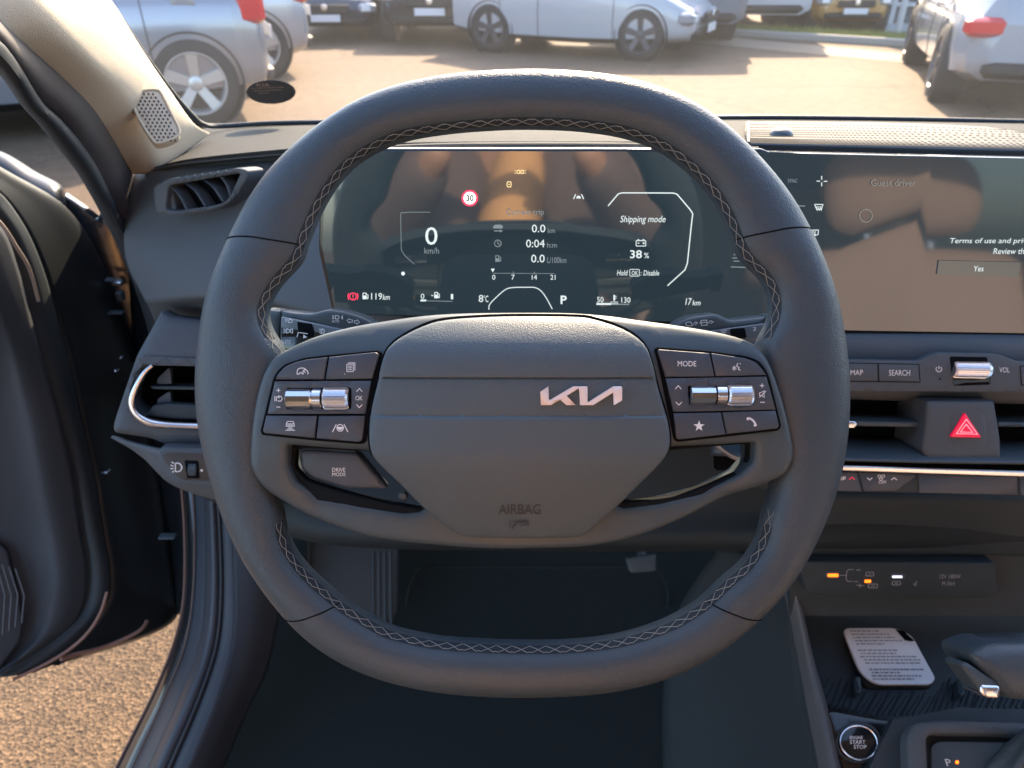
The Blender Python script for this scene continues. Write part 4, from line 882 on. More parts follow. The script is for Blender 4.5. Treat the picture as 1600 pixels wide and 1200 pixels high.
# ================================================================ OPEN DRIVER'S DOOR
DP = mat('door_panel', (.046, .052, .062), .6, grain=.2, var=.06)
e0 = [(-420,180,.5),(-200,260,.62),(-60,312,.72),(0,352,.76),(28,415,.80),(50,500,.84),(72,580,.87),(92,650,.90),(112,735,.94),(126,820,.97),(138,900,.99),(125,962,.99),(70,1010,.96),(-10,1060,.93)]
e1 = [(-500,240,.5),(-260,310,.62),(-120,370,.72),(-60,420,.74),(-30,490,.78),(-10,560,.82),(0,620,.85),(15,690,.88),(30,770,.91),(45,850,.94),(55,920,.95),(40,985,.95),(0,1040,.93),(-60,1090,.9)]
e2 = [(-900,100,.5),(-760,300,.6),(-620,480,.68),(-560,560,.7),(-500,640,.74),(-460,720,.78),(-430,800,.82),(-400,880,.84),(-380,940,.86),(-360,1000,.88),(-340,1060,.9),(-340,1110,.9),(-360,1160,.88),(-380,1200,.86)]
dr = obj('door', MB().patch([e2, [((a[0]*.4+b[0]*.6), (a[1]*.4+b[1]*.6), (a[2]*.4+b[2]*.6)-.02) for a, b in zip(e2, e1)], e1, [((a[0]+b[0])/2, (a[1]+b[1])/2, (a[2]+b[2])/2-.012) for a, b in zip(e0, e1)], e0], 4, 5), DP, bd, label='open driver door with a grey inner panel', ang=80, solid=.005)
g1 = [(-380,130,.5),(-160,222,.62),(-20,285,.74),(34,345,.80),(68,420,.85),(90,500,.89),(112,580,.92),(130,660,.95),(148,740,.98),(162,830,1.0),(172,890,1.01),(165,945,1.01),(111,1013,.99),(50,1052,.96)]
obj('door_gasket', MB().patch([[(x-8, y-3, d+.006) for x, y, d in e0], [((a[0]+b[0])/2, (a[1]+b[1])/2, (a[2]+b[2])/2-.004) for a, b in zip(e0, g1)], g1], 4, 5), M['rubber'], dr, ang=80, solid=.004)
h1 = [(-340,80,.55),(-120,190,.66),(0,262,.78),(97,322,.90),(150,400,.98),(190,500,1.03),(215,580,1.06),(232,660,1.09),(248,740,1.11),(262,830,1.12),(272,900,1.12),(274,955,1.12),(230,990,1.08),(101,1032,1.0)]
obj('door_edge', MB().patch([[(x+1, y, d+.004) for x, y, d in g1], [((a[0]+b[0])/2, (a[1]+b[1])/2, (a[2]+b[2])/2) for a, b in zip(g1, h1)], h1, [(x+6, y+2, d+.06) for x, y, d in h1]], 4, 5), mat('edge_black', (.012, .015, .018), .42, coat=.1), dr, ang=80, solid=.004)
BR = mat('edge_lit_brown', (.30, .16, .12), .45)  # brown stands in for warm light on the door's lower edges
obj('lit_edge_strip', MB().tube(cat([at(*p) for p in [(167,925,.99),(158,955,.985),(140,985,.98),(112,1012,.975),(70,1038,.96),(20,1062,.94)]], 6), .0022, 8), BR, dr)
obj('lit_edge_strip', MB().tube(cat([at(*p) for p in [(230,970,1.06),(222,982,1.05),(205,993,1.04),(165,1010,1.02),(120,1022,.99),(95,1030,.97)]], 6), .0028, 8), BR, dr)
obj('waist_seal', MB().tube(cat([at(*p) for p in [(-60,290,.70),(0,348,.745),(25,385,.77),(46,421,.80),(60,470,.83)]], 6), .0020, 8), mat('seal_tan', (.32, .26, .22), .4), dr)
# mirror outside the glass and the black sail behind it
mf = [[(-60,232,1.0),(0,243,1.0),(53,274,1.0),(86,291,1.0),(95,304,1.0),(98,325,1.0)], [(-60,250,.96),(0,262,.96),(45,292,.96),(78,308,.96),(86,318,.97),(90,340,.98)], [(-60,330,.98),(0,330,.98),(35,345,.98),(65,360,.98),(80,370,.99),(92,380,1.0)]]
mt = obj('wing_mirror', MB().patch([[(x, y+6, d+.10) for x, y, d in mf[0]]]+mf, 4, 6), mat('mirror_shell', (.05, .05, .052), .3), dr, ang=80, solid=.006)
obj('mirror_back', MB().patch([[(x, y+14, d-.01) for x, y, d in mf[0]], [(x-2, y+40, .95) for x, y, d in mf[0]], [(x, y+110, .97) for x, y, d in mf[0]]], 4, 6), M['paintblack'], dr, ang=80, solid=.004)
sail = Fr(130, 370, 1.02, elev=10, yaw=20)
obj('sail_panel', MB().relief(sail, rnd([(93,306),(98,304),(133,328),(151,343),(162,322),(190,380),(230,470),(250,560),(120,560),(96,380)], 3), z=0, r=.003, th=.03, step=.02, back=True), M['paintblack'], dr)
obj('sail_lit_edge', MB().tube([sail.p(x, y, .001) for x, y in ((96,304), (112,313), (133,328))], .0016, 6), mat('edge_lit_pale', (.5, .45, .42), .4), dr)  # pale colour stands in for light along the sail's top edge
# door check, latch and fixings catching the light in the jamb
for x, y, sx, sy, m in ((162,437,34,3,'satin'), (184,442,16,8,'chrome'), (188,462,10,16,'satin'), (180,488,26,3,'satin'), (190,557,5,4,'chrome'), (182,578,6,5,'chrome'), (136,703,7,6,'chrome'), (163,736,14,5,'chrome'), (153,766,12,4,'satin'), (262,838,26,4,'satin')):
    c = at(x, y, 1.0); s_ = 1.0/FX
    obj('door_fixing', MB().box(c, sx*s_, .012, sy*s_, bev=.0015), M[m], dr)
SPK = Fr(15, 900, .93, elev=25, yaw=35)
sg = obj('speaker_cover', MB().relief(SPK, rnd([(-80,780),(0,850),(12,860),(36,965),(34,1000),(0,1045),(-80,1100)], [2,6,10,14,14,8,2]), z=.012, r=.004, th=.02, step=.02), mat('speaker_cover', (.035, .037, .045), .6), dr)
for k in range(7):
    x = -30+k*10; obj('rib', MB().tube([SPK.p(x-6, 870+k*3, .0125), SPK.p(x+8, 930, .0125), SPK.p(x+4, 1010-k*6, .0125)], .0009, 5), mat('rib', (.12, .12, .13), .6), dr)

# ================================================================ FOOTWELL
ft = thing('footwell', V((0, 1.0, .25)), 'dark carpeted footwell below the steering wheel', 'footwell')
def wp(name, rows, m, par, flip=False, solid=0):
    mb = MB().grid([cat([V(p) for p in r_], 3) for r_ in rows]); 
    if flip: mb.f = [f[::-1] for f in mb.f]
    return obj(name, mb, m, par, ang=60, solid=solid)
wp('floor_carpet', [[(-.50,-.8,.30),(0,-.8,.28),(.6,-.8,.28)], [(-.50,.1,.28),(0,.1,.26),(.6,.1,.26)], [(-.50,.75,.26),(0,.75,.25),(.6,.75,.25)], [(-.50,1.0,.32),(0,1.0,.30),(.6,1.0,.30)], [(-.50,1.22,.60),(0,1.22,.58),(.6,1.22,.58)], [(-.50,1.25,.95),(0,1.25,.95),(.6,1.25,.95)]], M['carpet'], ft)
FM = Fr(817, 1000, 1.25, elev=88)
mat_o = box2(640, 885, 1040, 1250, 30)
matm = obj('floor_mat', MB().relief(Fr(817, 950, 1.28, elev=80), rnd([(655,885),(1025,885),(1045,915),(1030,1060),(1045,1230),(590,1230),(640,915)], 22), z=.02, r=.004, th=.01, step=.05), mat('floor_mat', (.013, .021, .025), .95, grain=.8, gs=500), ft)
mb = MB().tube([at(x, y, 1.24) for x, y in rnd([(655,885),(1025,885),(1045,915),(1035,1060),(1045,1230),(590,1230),(640,915)], 22)], .003, 6, closed=True); obj('mat_edge', mb, M['carpet'], matm)
FR_ = Fr(585, 930, 1.10, elev=35, yaw=10)
fr_ = obj('footrest', MB().relief(FR_, rnd([(480,840),(625,850),(622,960),(600,985),(480,985)], 10), z=0, r=.01, th=.05, step=.02), mat('footrest', (.036, .050, .062), .6, grain=.2), ft)
for x in (583, 592, 601, 610): obj('tread_rib', MB().tube([FR_.p(x, 862, .0), FR_.p(x+1, 985, .0)], .003, 6), bpy.data.materials['footrest'], fr_)
bp = thing('brake_pedal', at(1010, 880, 1.12), 'small dark brake pedal, half hidden behind the hub, below the steering wheel', 'pedal')
PB = Fr(1010, 885, 1.12, elev=40)
obj('pedal_pad', MB().relief(PB, rnd([(978,872),(1026,864),(1026,893),(985,896)], 5), z=0, r=.004, th=.012, step=.02), mat('pedal_rubber', (.07, .085, .095), .6), bp)
obj('pedal_arm', MB().tube([PB.p(1002, 872, -.01), at(1005, 840, 1.15), at(1008, 780, 1.12)], .008, 8), M['satin'], bp)

# ================================================================ CENTRE CONSOLE
cs = thing('centre_console', at(1400, 1100, .76), 'dark centre console with charging tray and round start button, right of the wheel', 'centre console')
side = [[(1130,850,.86),(1200,880,.80),(1238,915,.73)], [(1060,960,.95),(1150,1000,.85),(1258,1060,.72)], [(1040,1080,.95),(1160,1120,.82),(1290,1200,.66)], [(1040,1240,.93),(1180,1280,.78),(1330,1340,.58)]]
obj('side_panel', MB().patch(side, 5, 5), mat('console_side', (.026, .036, .042), .8, grain=.5, gs=800), cs, ang=80, solid=.004)
rail = [[(1222,918,.735),(1232,960,.73),(1245,1030,.72),(1262,1120,.685),(1280,1210,.65),(1300,1300,.61)], [(1238,908,.72),(1250,960,.715),(1264,1030,.70),(1282,1100,.675),(1303,1200,.635),(1330,1300,.60)], [(1243,912,.728),(1256,960,.722),(1272,1030,.71),(1292,1100,.685),(1314,1200,.645),(1342,1300,.61)]]
obj('side_rail', MB().patch(rail, 5, 6), mat('rail_grey', (.085, .088, .095), .5, grain=.2), cs, ang=80, solid=.006)
# recess behind the tray with the socket panel
UF = Fr(1430, 905, .70, elev=12)
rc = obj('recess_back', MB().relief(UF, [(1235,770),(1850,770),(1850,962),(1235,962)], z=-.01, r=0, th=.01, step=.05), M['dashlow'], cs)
lipb = obj('recess_brow', MB().relief(Fr(1400, 820, .68, elev=5), rnd([(1230,775),(1850,782),(1850,872),(1574,872),(1255,866)], 6), z=0, r=.006, th=.03, step=.03), M['dashlow'], cs)
sk_ = obj('socket_panel', MB().relief(UF, rnd([(1245,878),(1556,880),(1562,930),(1540,935),(1262,930)], 6), z=.004, r=.002, th=.012, step=.03), M['dashlow'], cs)
def rr_(x, y, w_, h_, m, z, par=sk_): return obj('usb_port', MB().relief(UF, box2(x-w_/2, y-h_/2, x+w_/2, y+h_/2, h_*.48), z=z, r=.0003, th=.0012, step=.05), m, par)
u1 = rr_(1301, 899, 24, 11, M['satin'], .0045); obj('port_light', MB().poly(UF, box2(1293, 896.5, 1310, 901.5, 2), .0049), M['ledorange'], u1)
u2 = rr_(1403, 901, 24, 11, M['satin'], .0045); obj('port_light', MB().poly(UF, box2(1394, 899.5, 1410, 903, 1.5), .0049), M['ledwhite'], u2)
mb = MB(); ic(mb, UF, [[(1313,899),(1323,899)], [(1334,889.5),(1326,890),(1323,893),(1322,905),(1325,908.5),(1332,908.5)], [(1338,890.5),(1345,890.5)], [(1334,908.5),(1341,909)], box2(1353,894,1365,900,2)+[(1353,895)], [(1357,897),(1361,897)], [(1338,914.5),(1350,915)], [(1344,912),(1344,918)], box2(1357,912.5,1371,918.5,2)+[(1357,914)], [(1361,915.5),(1367,915.5)], box2(1394,908.5,1407,914,2)+[(1394,910)], [(1398,911.3),(1403,911.3)], [(1427,912),(1430,914)], [(1432,908),(1430,916)]], 1.2, .0046); obj('lettering', MB().text(UF, '12V 180W', 1468, 1501, 897.5, 904, .0046), M['dimprint'], sk_); obj('lettering', MB().text(UF, 'PUSH', 1472, 1491, 909, 915, .0046), M['dimprint'], sk_)
obj('printed_legend', mb, M['dimprint'], sk_); obj('status_lamp', MB().poly(UF, box2(1351, 906, 1361, 910.5, 1), .0047), M['ledorange'], sk_)
# charging tray with ribbed rubber
KT = Fr(1400, 1040, .755, elev=76)
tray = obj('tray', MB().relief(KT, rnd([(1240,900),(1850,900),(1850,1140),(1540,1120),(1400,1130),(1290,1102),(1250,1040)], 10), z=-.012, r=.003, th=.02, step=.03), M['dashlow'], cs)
for k in range(46):
    x0 = 1275+k*9.5; y0, y1 = 1082+(6 if k % 2 else 0), 1120
    if x0 > 1520: y1 = 1108
    if x0 < 1290: y1 = 1104
    obj('mat_rib', MB().tube([KT.p(x0+20, y0-22 if x0 > 1450 or x0 < 1330 else y0, -.0115), KT.p(x0, y1-2, -.0115)], .0011, 5), M['dashlow'], tray)
for x, y in ((1340, 1072), (1502, 1075)): obj('tray_peg', MB().relief(KT, rnd([(x-5, y-16), (x+5, y-16), (x+7, y+10), (x-2, y+12)], 4), z=.002, r=.002, th=.014, step=.03), M['satin'], tray)
pd = obj('charging_pad', MB().relief(KT, rnd([(1322,988),(1418,986),(1462,1062),(1456,1073),(1352,1073),(1322,1006)], 14), z=-.004, r=.004, th=.012, step=.02), M['rubber'], cs)
leaf = thing('notice_sticker', KT.p(1390, 1030, 0), 'white rounded notice with grey print and one curled corner, lying on the charging tray', 'notice')
NP = rnd([(1316,981),(1400,981),(1426,995),(1462,1060),(1455,1069),(1368,1069),(1344,1050)], [12,14,10,12,6,18,20])
nb = obj('card', MB().relief(KT, NP, z=.004, r=.0006, th=.0035, step=.01, dome=lambda x, y: .003*max(0, (x-1390-(1000-y)*-.4)/60)*max(0, (1010-y)/30)), M['paper'], leaf)
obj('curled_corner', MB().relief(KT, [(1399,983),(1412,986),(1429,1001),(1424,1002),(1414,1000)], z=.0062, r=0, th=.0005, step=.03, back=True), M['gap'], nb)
mb = MB()
for y, a, b in ((986,1328,1376),(991,1330,1390),(996,1333,1398),(1001,1336,1409),(1006,1338,1382),(1016,1340,1402),(1021,1345,1400),(1026,1344,1432),(1031,1350,1438),(1036,1352,1438),(1046,1358,1445),(1051,1362,1406),(1056,1362,1440),(1061,1364,1428)):
    x = a
    while x < b-1:
        l_ = random.uniform(2, 8); mb.ribbon(KT, [(x, y), (min(b, x+l_), y)], 1.9 if y < 1042 else 2.4, .0048); x += l_+random.uniform(1.2, 2.2)
obj('print', mb, M['ink'], nb)
# start button
BF = Fr(1342, 1160, .66, elev=62, yaw=-8)
hs = obj('console_top', MB().relief(BF, rnd([(1290,1112),(1300,1108),(1420,1130),(1436,1160),(1440,1260),(1330,1260)], 6), z=-.003, r=.003, th=.03, step=.02), M['piano'], cs)
obj('bezel', MB().relief(BF, circ(1342, 1160, 36, 33, 36), [circ(1342, 1160, 31.5, 28, 36)], z=.001, r=.002, th=.006, step=.01), M['satin'], hs)
sb_ = obj('start_button', MB().relief(BF, circ(1342, 1160, 28.5, 25.5, 36, .35), z=.0025, r=.0008, th=.006, step=.02), M['piano'], hs)
obj('chrome_ring', MB().tube([BF.p(x, y, .0025) for x, y in circ(1342, 1160.5, 29.5, 26.3, 40, .35)], .0009, 8, closed=True), M['chrome'], sb_)
for s_, a, b, y0, y1 in (('ENGINE', 1328, 1348, 1150, 1155), ('START', 1328, 1352, 1156.5, 1162.5), ('STOP', 1334, 1354, 1164, 1170)): obj('lettering', MB().text(BF, s_, a, b, y0, y1, .0028), M['white'], sb_)
# selector surround
GF = Fr(1530, 1160, .64, elev=66)
so_ = obj('selector_surround', MB().relief(GF, rnd([(1418,1150),(1428,1128),(1470,1124),(1580,1127),(1850,1150),(1850,1300),(1425,1300)], [14,14,20,10,4,4,4]), [rnd([(1449,1152),(1460,1145),(1578,1148),(1660,1160),(1660,1300),(1455,1300)], [8,8,6,4,2,2])], z=.004, r=.004, th=.03, step=.015), M['dash'], cs)
gp_ = obj('gate_plate', MB().relief(GF, rnd([(1455,1166),(1466,1158),(1700,1160),(1700,1320),(1458,1320)], [6,6,2,2,2]), z=-.006, r=.001, th=.01, step=.03), M['satin'], cs)
obj('lettering', MB().text(GF, 'P', 1476, 1485, 1186, 1197, -.0055, -.3), M['white'], gp_); obj('gear_lamp', MB().poly(GF, circ(1495.5, 1191, 3, n=14), -.0055), M['ledorange'], gp_)
obj('console_deck', MB().relief(GF, [(1395,1125),(1500,1105),(1900,1120),(1900,1320),(1300,1320)], z=-.012, r=0, th=.02, step=.05), M['dashlow'], cs)
# gear lever with its boot
gv = thing('gear_lever', GF.p(1570, 1180, -.01), 'black gear lever with chrome button and stitched boot at the right edge', 'gear lever')
mb = MB(); c0 = GF.p(1612, 1222, -.006)
rows = []
for k, (h, rx, ry) in enumerate(((0, .052, .036), (.012, .046, .032), (.03, .034, .026), (.05, .022, .018), (.07, .014, .012))):
    rows.append([c0+V((.012*h/.07, .02*h/.07, h))+.78*V((rx*(1+.07*math.sin(a*7+k))*math.cos(a), ry*(1+.07*math.sin(a*7+k))*math.sin(a), 0)) for a in [2*math.pi*j/56 for j in range(56)]])
mb.grid(rows, False, True); obj('boot', mb, M['leather'], gv, ang=80)
mb = MB(); 
for q in (0, 1):
    P = [rows[k][int(56*(.71+.02*q))]+V((0, -.0012, .0008)) for k in range(5)]; mb.tube(cat(P, 4), .0005, 5)
obj('boot_stitching', mb, M['thread'], gv)
KN = Fr(1580, 1050, .54, elev=40)
obj('shaft', MB().tube([c0+V((.01, .02, .05)), KN.p(1615, 1060, -.03)], .009, 10), M['satin'], gv)
obj('knob', MB().relief(KN, rnd([(1523,1022),(1556,1008),(1850,1004),(1850,1100),(1600,1100),(1572,1092),(1560,1066),(1530,1040)], [12,10,10,20,20,14,12,10]), z=0, r=.008, th=.045, step=.006, back=True, dome=lambda x, y: -.004*abs(y-1050)/45), M['leather'], gv, ang=60)
kb_ = obj('release_button', MB().relief(KN, rnd([(1501,1040),(1512,1035),(1560,1066),(1566,1078),(1562,1092),(1536,1090),(1530,1078)], [7,7,8,6,8,6,6]), z=-.004, r=.003, th=.022, step=.006), M['satin'], gv)
obj('chrome_tip', MB().relief(KN, rnd([(1534,1070),(1562,1070),(1567,1078),(1562,1093),(1540,1092),(1533,1084)], 5), z=-.002, r=.003, th=.018, step=.006), M['chrome'], gv)
# ================================================================ OUTSIDE: ground, cars, buildings
def ground_mat():
    m = bpy.data.materials.new('asphalt'); m.use_nodes = True; n = m.node_tree.nodes; l = m.node_tree.links; b = n['Principled BSDF']; b.inputs['Roughness'].default_value = .85
    tc = n.new('ShaderNodeTexCoord')
    def noise(sc, det=4): t = n.new('ShaderNodeTexNoise'); t.inputs['Scale'].default_value = sc; t.inputs['Detail'].default_value = det; l.new(tc.outputs['Object'], t.inputs['Vector']); return t
    a, c = noise(.35, 5), noise(9, 6); v_ = n.new('ShaderNodeTexVoronoi'); v_.inputs['Scale'].default_value = 160; l.new(tc.outputs['Object'], v_.inputs['Vector'])
    r1 = n.new('ShaderNodeValToRGB'); e = r1.color_ramp.elements; e[0].position = .3; e[0].color = (.092, .056, .030, 1); e[1].position = .7; e[1].color = (.150, .094, .052, 1); l.new(a.outputs['Fac'], r1.inputs[0])
    r2 = n.new('ShaderNodeValToRGB'); e = r2.color_ramp.elements; e[0].position = .25; e[0].color = (.55, .55, .55, 1); e[1].position = .75; e[1].color = (1.25, 1.25, 1.25, 1); l.new(c.outputs['Fac'], r2.inputs[0])
    mx = n.new('ShaderNodeMix'); mx.data_type = 'RGBA'; mx.blend_type = 'MULTIPLY'; mx.inputs['Factor'].default_value = .6; l.new(r1.outputs[0], mx.inputs['A']); l.new(r2.outputs[0], mx.inputs['B'])
    sp_ = n.new('ShaderNodeSeparateColor'); l.new(v_.outputs['Color'], sp_.inputs[0]); r3 = n.new('ShaderNodeMapRange'); r3.inputs['To Min'].default_value = .45; r3.inputs['To Max'].default_value = 1.5; l.new(sp_.outputs[0], r3.inputs['Value'])
    mx2 = n.new('ShaderNodeMix'); mx2.data_type = 'RGBA'; mx2.blend_type = 'MULTIPLY'; mx2.inputs['Factor'].default_value = 1; l.new(mx.outputs['Result'], mx2.inputs['A']); l.new(r3.outputs[0], mx2.inputs['B'])
    l.new(mx2.outputs['Result'], b.inputs['Base Color'])
    v3 = n.new('ShaderNodeTexVoronoi'); v3.feature = 'DISTANCE_TO_EDGE'; v3.inputs['Scale'].default_value = .45
    ad = n.new('ShaderNodeMixRGB'); ad.blend_type = 'ADD'; ad.inputs[0].default_value = .5; l.new(tc.outputs['Object'], ad.inputs[1]); n4 = noise(1.6, 6); l.new(n4.outputs['Color'], ad.inputs[2]); l.new(ad.outputs[0], v3.inputs['Vector'])
    r5 = n.new('ShaderNodeMapRange'); r5.inputs['From Max'].default_value = .012; r5.inputs['To Min'].default_value = .55; l.new(v3.outputs['Distance'], r5.inputs['Value'])
    mx3 = n.new('ShaderNodeMix'); mx3.data_type = 'RGBA'; mx3.blend_type = 'MULTIPLY'; mx3.inputs['Factor'].default_value = 1; l.new(mx2.outputs['Result'], mx3.inputs['A']); l.new(r5.outputs[0], mx3.inputs['B']); l.new(mx3.outputs['Result'], b.inputs['Base Color'])
    bp_ = n.new('ShaderNodeBump'); bp_.inputs['Strength'].default_value = .9; bp_.inputs['Distance'].default_value = .003; l.new(v_.outputs['Distance'], bp_.inputs['Height']); l.new(bp_.outputs[0], b.inputs['Normal'])
    return m
GM = ground_mat()
def flat(name, pts, z, m, **k): return obj(name, MB().add([V((x, y, z)) for x, y in pts], [tuple(range(len(pts)))]), m, **k)
flat('ground', [(-150,-60),(150,-60),(150,250),(-150,250)], 0, GM, kind='structure')
flat('path', [(1.6,13.3),(5.6,9.1),(6.6,9.3),(2.6,13.8)], .004, mat('pale_paving', (.24, .18, .125), .8, grain=.4, gs=60, var=.15, vs=3), kind='structure')
flat('road', [(-30,17.5),(30,17.5),(30,24),(-30,24)], .004, mat('far_road', (.16, .13, .11), .8, var=.2, vs=2), kind='structure')
flat('repair_patch', [(-.6,6.6),(.3,6.9),(1.0,7.9),(.2,8.4),(-.9,7.7)], .003, mat('patch', (.14, .092, .058), .85, grain=.5, gs=90, var=.15, vs=6), kind='structure')
kerb = MB()
for (x0, y0), (x1, y1) in (((3.3,13.2),(6.4,11.0)), ((6.4,11.0),(14,8.4))):
    a, b = V((x0, y0, .05)), V((x1, y1, .05)); d = (b-a).normalized(); kerb.box((a+b)/2, (b-a).length, .12, .11, (d, d.cross(V((0, 0, -1))), V((0, 0, 1))), .015)
obj('kerb', kerb, mat('kerb_stone', (.35, .32, .28), .8, grain=.4, gs=80), kind='structure')
# grass strip: a low bank of blades
gb = MB(); rg = random.Random(3)
for k in range(5200):
    t = rg.random(); s = rg.random(); x = 3.2+(6.6-3.2)*t+s*.45; y = 13.5+(11.15-13.5)*t+s*.75; h = .08+.09*rg.random(); a = rg.random()*6.28; w_ = .006
    gb.add([V((x-w_*math.cos(a), y-w_*math.sin(a), .0)), V((x+w_*math.cos(a), y+w_*math.sin(a), .0)), V((x+.03*rg.random()*math.sin(a), y+.03*math.cos(a), h))], [(0, 1, 2)])
obj('grass', gb, mat('grass', (.24, .26, .05), .7, var=.3, vs=20), kind='stuff')

def lerp(T, x):
    for (x0, *a), (x1, *b) in zip(T, T[1:]):
        if x <= x1: f = max(0, (x-x0)/(x1-x0)); f = f*f*(3-2*f) if False else f; return [p+(q-p)*f for p, q in zip(a, b)]
    return list(T[-1][1:])
# stations: x, z_low, z_belt, z_top, half width at belt, half width at top
PROF = dict(
    hatch=[(-1.86,.34,.72,.80,.60,.55),(-1.80,.26,.86,1.12,.76,.62),(-1.62,.22,.92,1.36,.83,.60),(-1.30,.20,.93,1.46,.85,.60),(-.3,.19,.92,1.50,.86,.61),(.35,.19,.91,1.47,.86,.60),(1.02,.20,.90,.98,.85,.66),(1.55,.22,.82,.86,.82,.62),(1.82,.26,.66,.72,.70,.52),(1.88,.34,.52,.56,.58,.45)],
    sedan=[(-2.28,.36,.72,.78,.62,.55),(-2.20,.27,.92,1.02,.78,.64),(-1.75,.22,.95,1.10,.88,.66),(-1.0,.19,.95,1.38,.91,.58),(-.2,.18,.93,1.44,.92,.59),(.3,.18,.92,1.38,.92,.58),(1.02,.19,.88,.95,.91,.70),(1.75,.22,.76,.82,.88,.66),(2.12,.25,.60,.66,.78,.56),(2.22,.30,.48,.52,.66,.50)],
    suv=[(-2.16,.40,.85,.95,.66,.60),(-2.08,.30,1.02,1.28,.82,.66),(-1.82,.26,1.06,1.60,.90,.66),(-1.2,.24,1.06,1.68,.92,.67),(0,.23,1.04,1.69,.93,.67),(.45,.23,1.03,1.62,.93,.66),(1.10,.24,1.02,1.10,.92,.72),(1.75,.26,.95,1.0,.88,.70),(2.08,.30,.80,.86,.80,.62),(2.18,.38,.62,.68,.70,.55)],
    estate=[(-2.16,.36,.62,.72,.66,.60),(-2.08,.28,.76,1.00,.82,.66),(-1.82,.24,.80,1.32,.90,.66),(-1.2,.22,.81,1.42,.92,.67),(0,.21,.81,1.43,.93,.67),(.45,.21,.80,1.38,.93,.66),(1.10,.22,.80,.88,.92,.72),(1.75,.24,.74,.80,.88,.70),(2.08,.28,.62,.68,.80,.62),(2.18,.34,.5,.54,.70,.55)],
    van=[(-2.50,.38,1.0,1.30,.80,.76),(-2.46,.30,1.10,1.90,.90,.80),(-1.8,.26,1.12,1.98,.94,.82),(0,.24,1.12,2.00,.95,.83),(.9,.24,1.12,1.95,.95,.82),(1.55,.25,1.10,1.30,.93,.78),(2.1,.27,.98,1.05,.88,.70),(2.38,.32,.75,.80,.78,.6),(2.45,.40,.6,.64,.68,.5)])
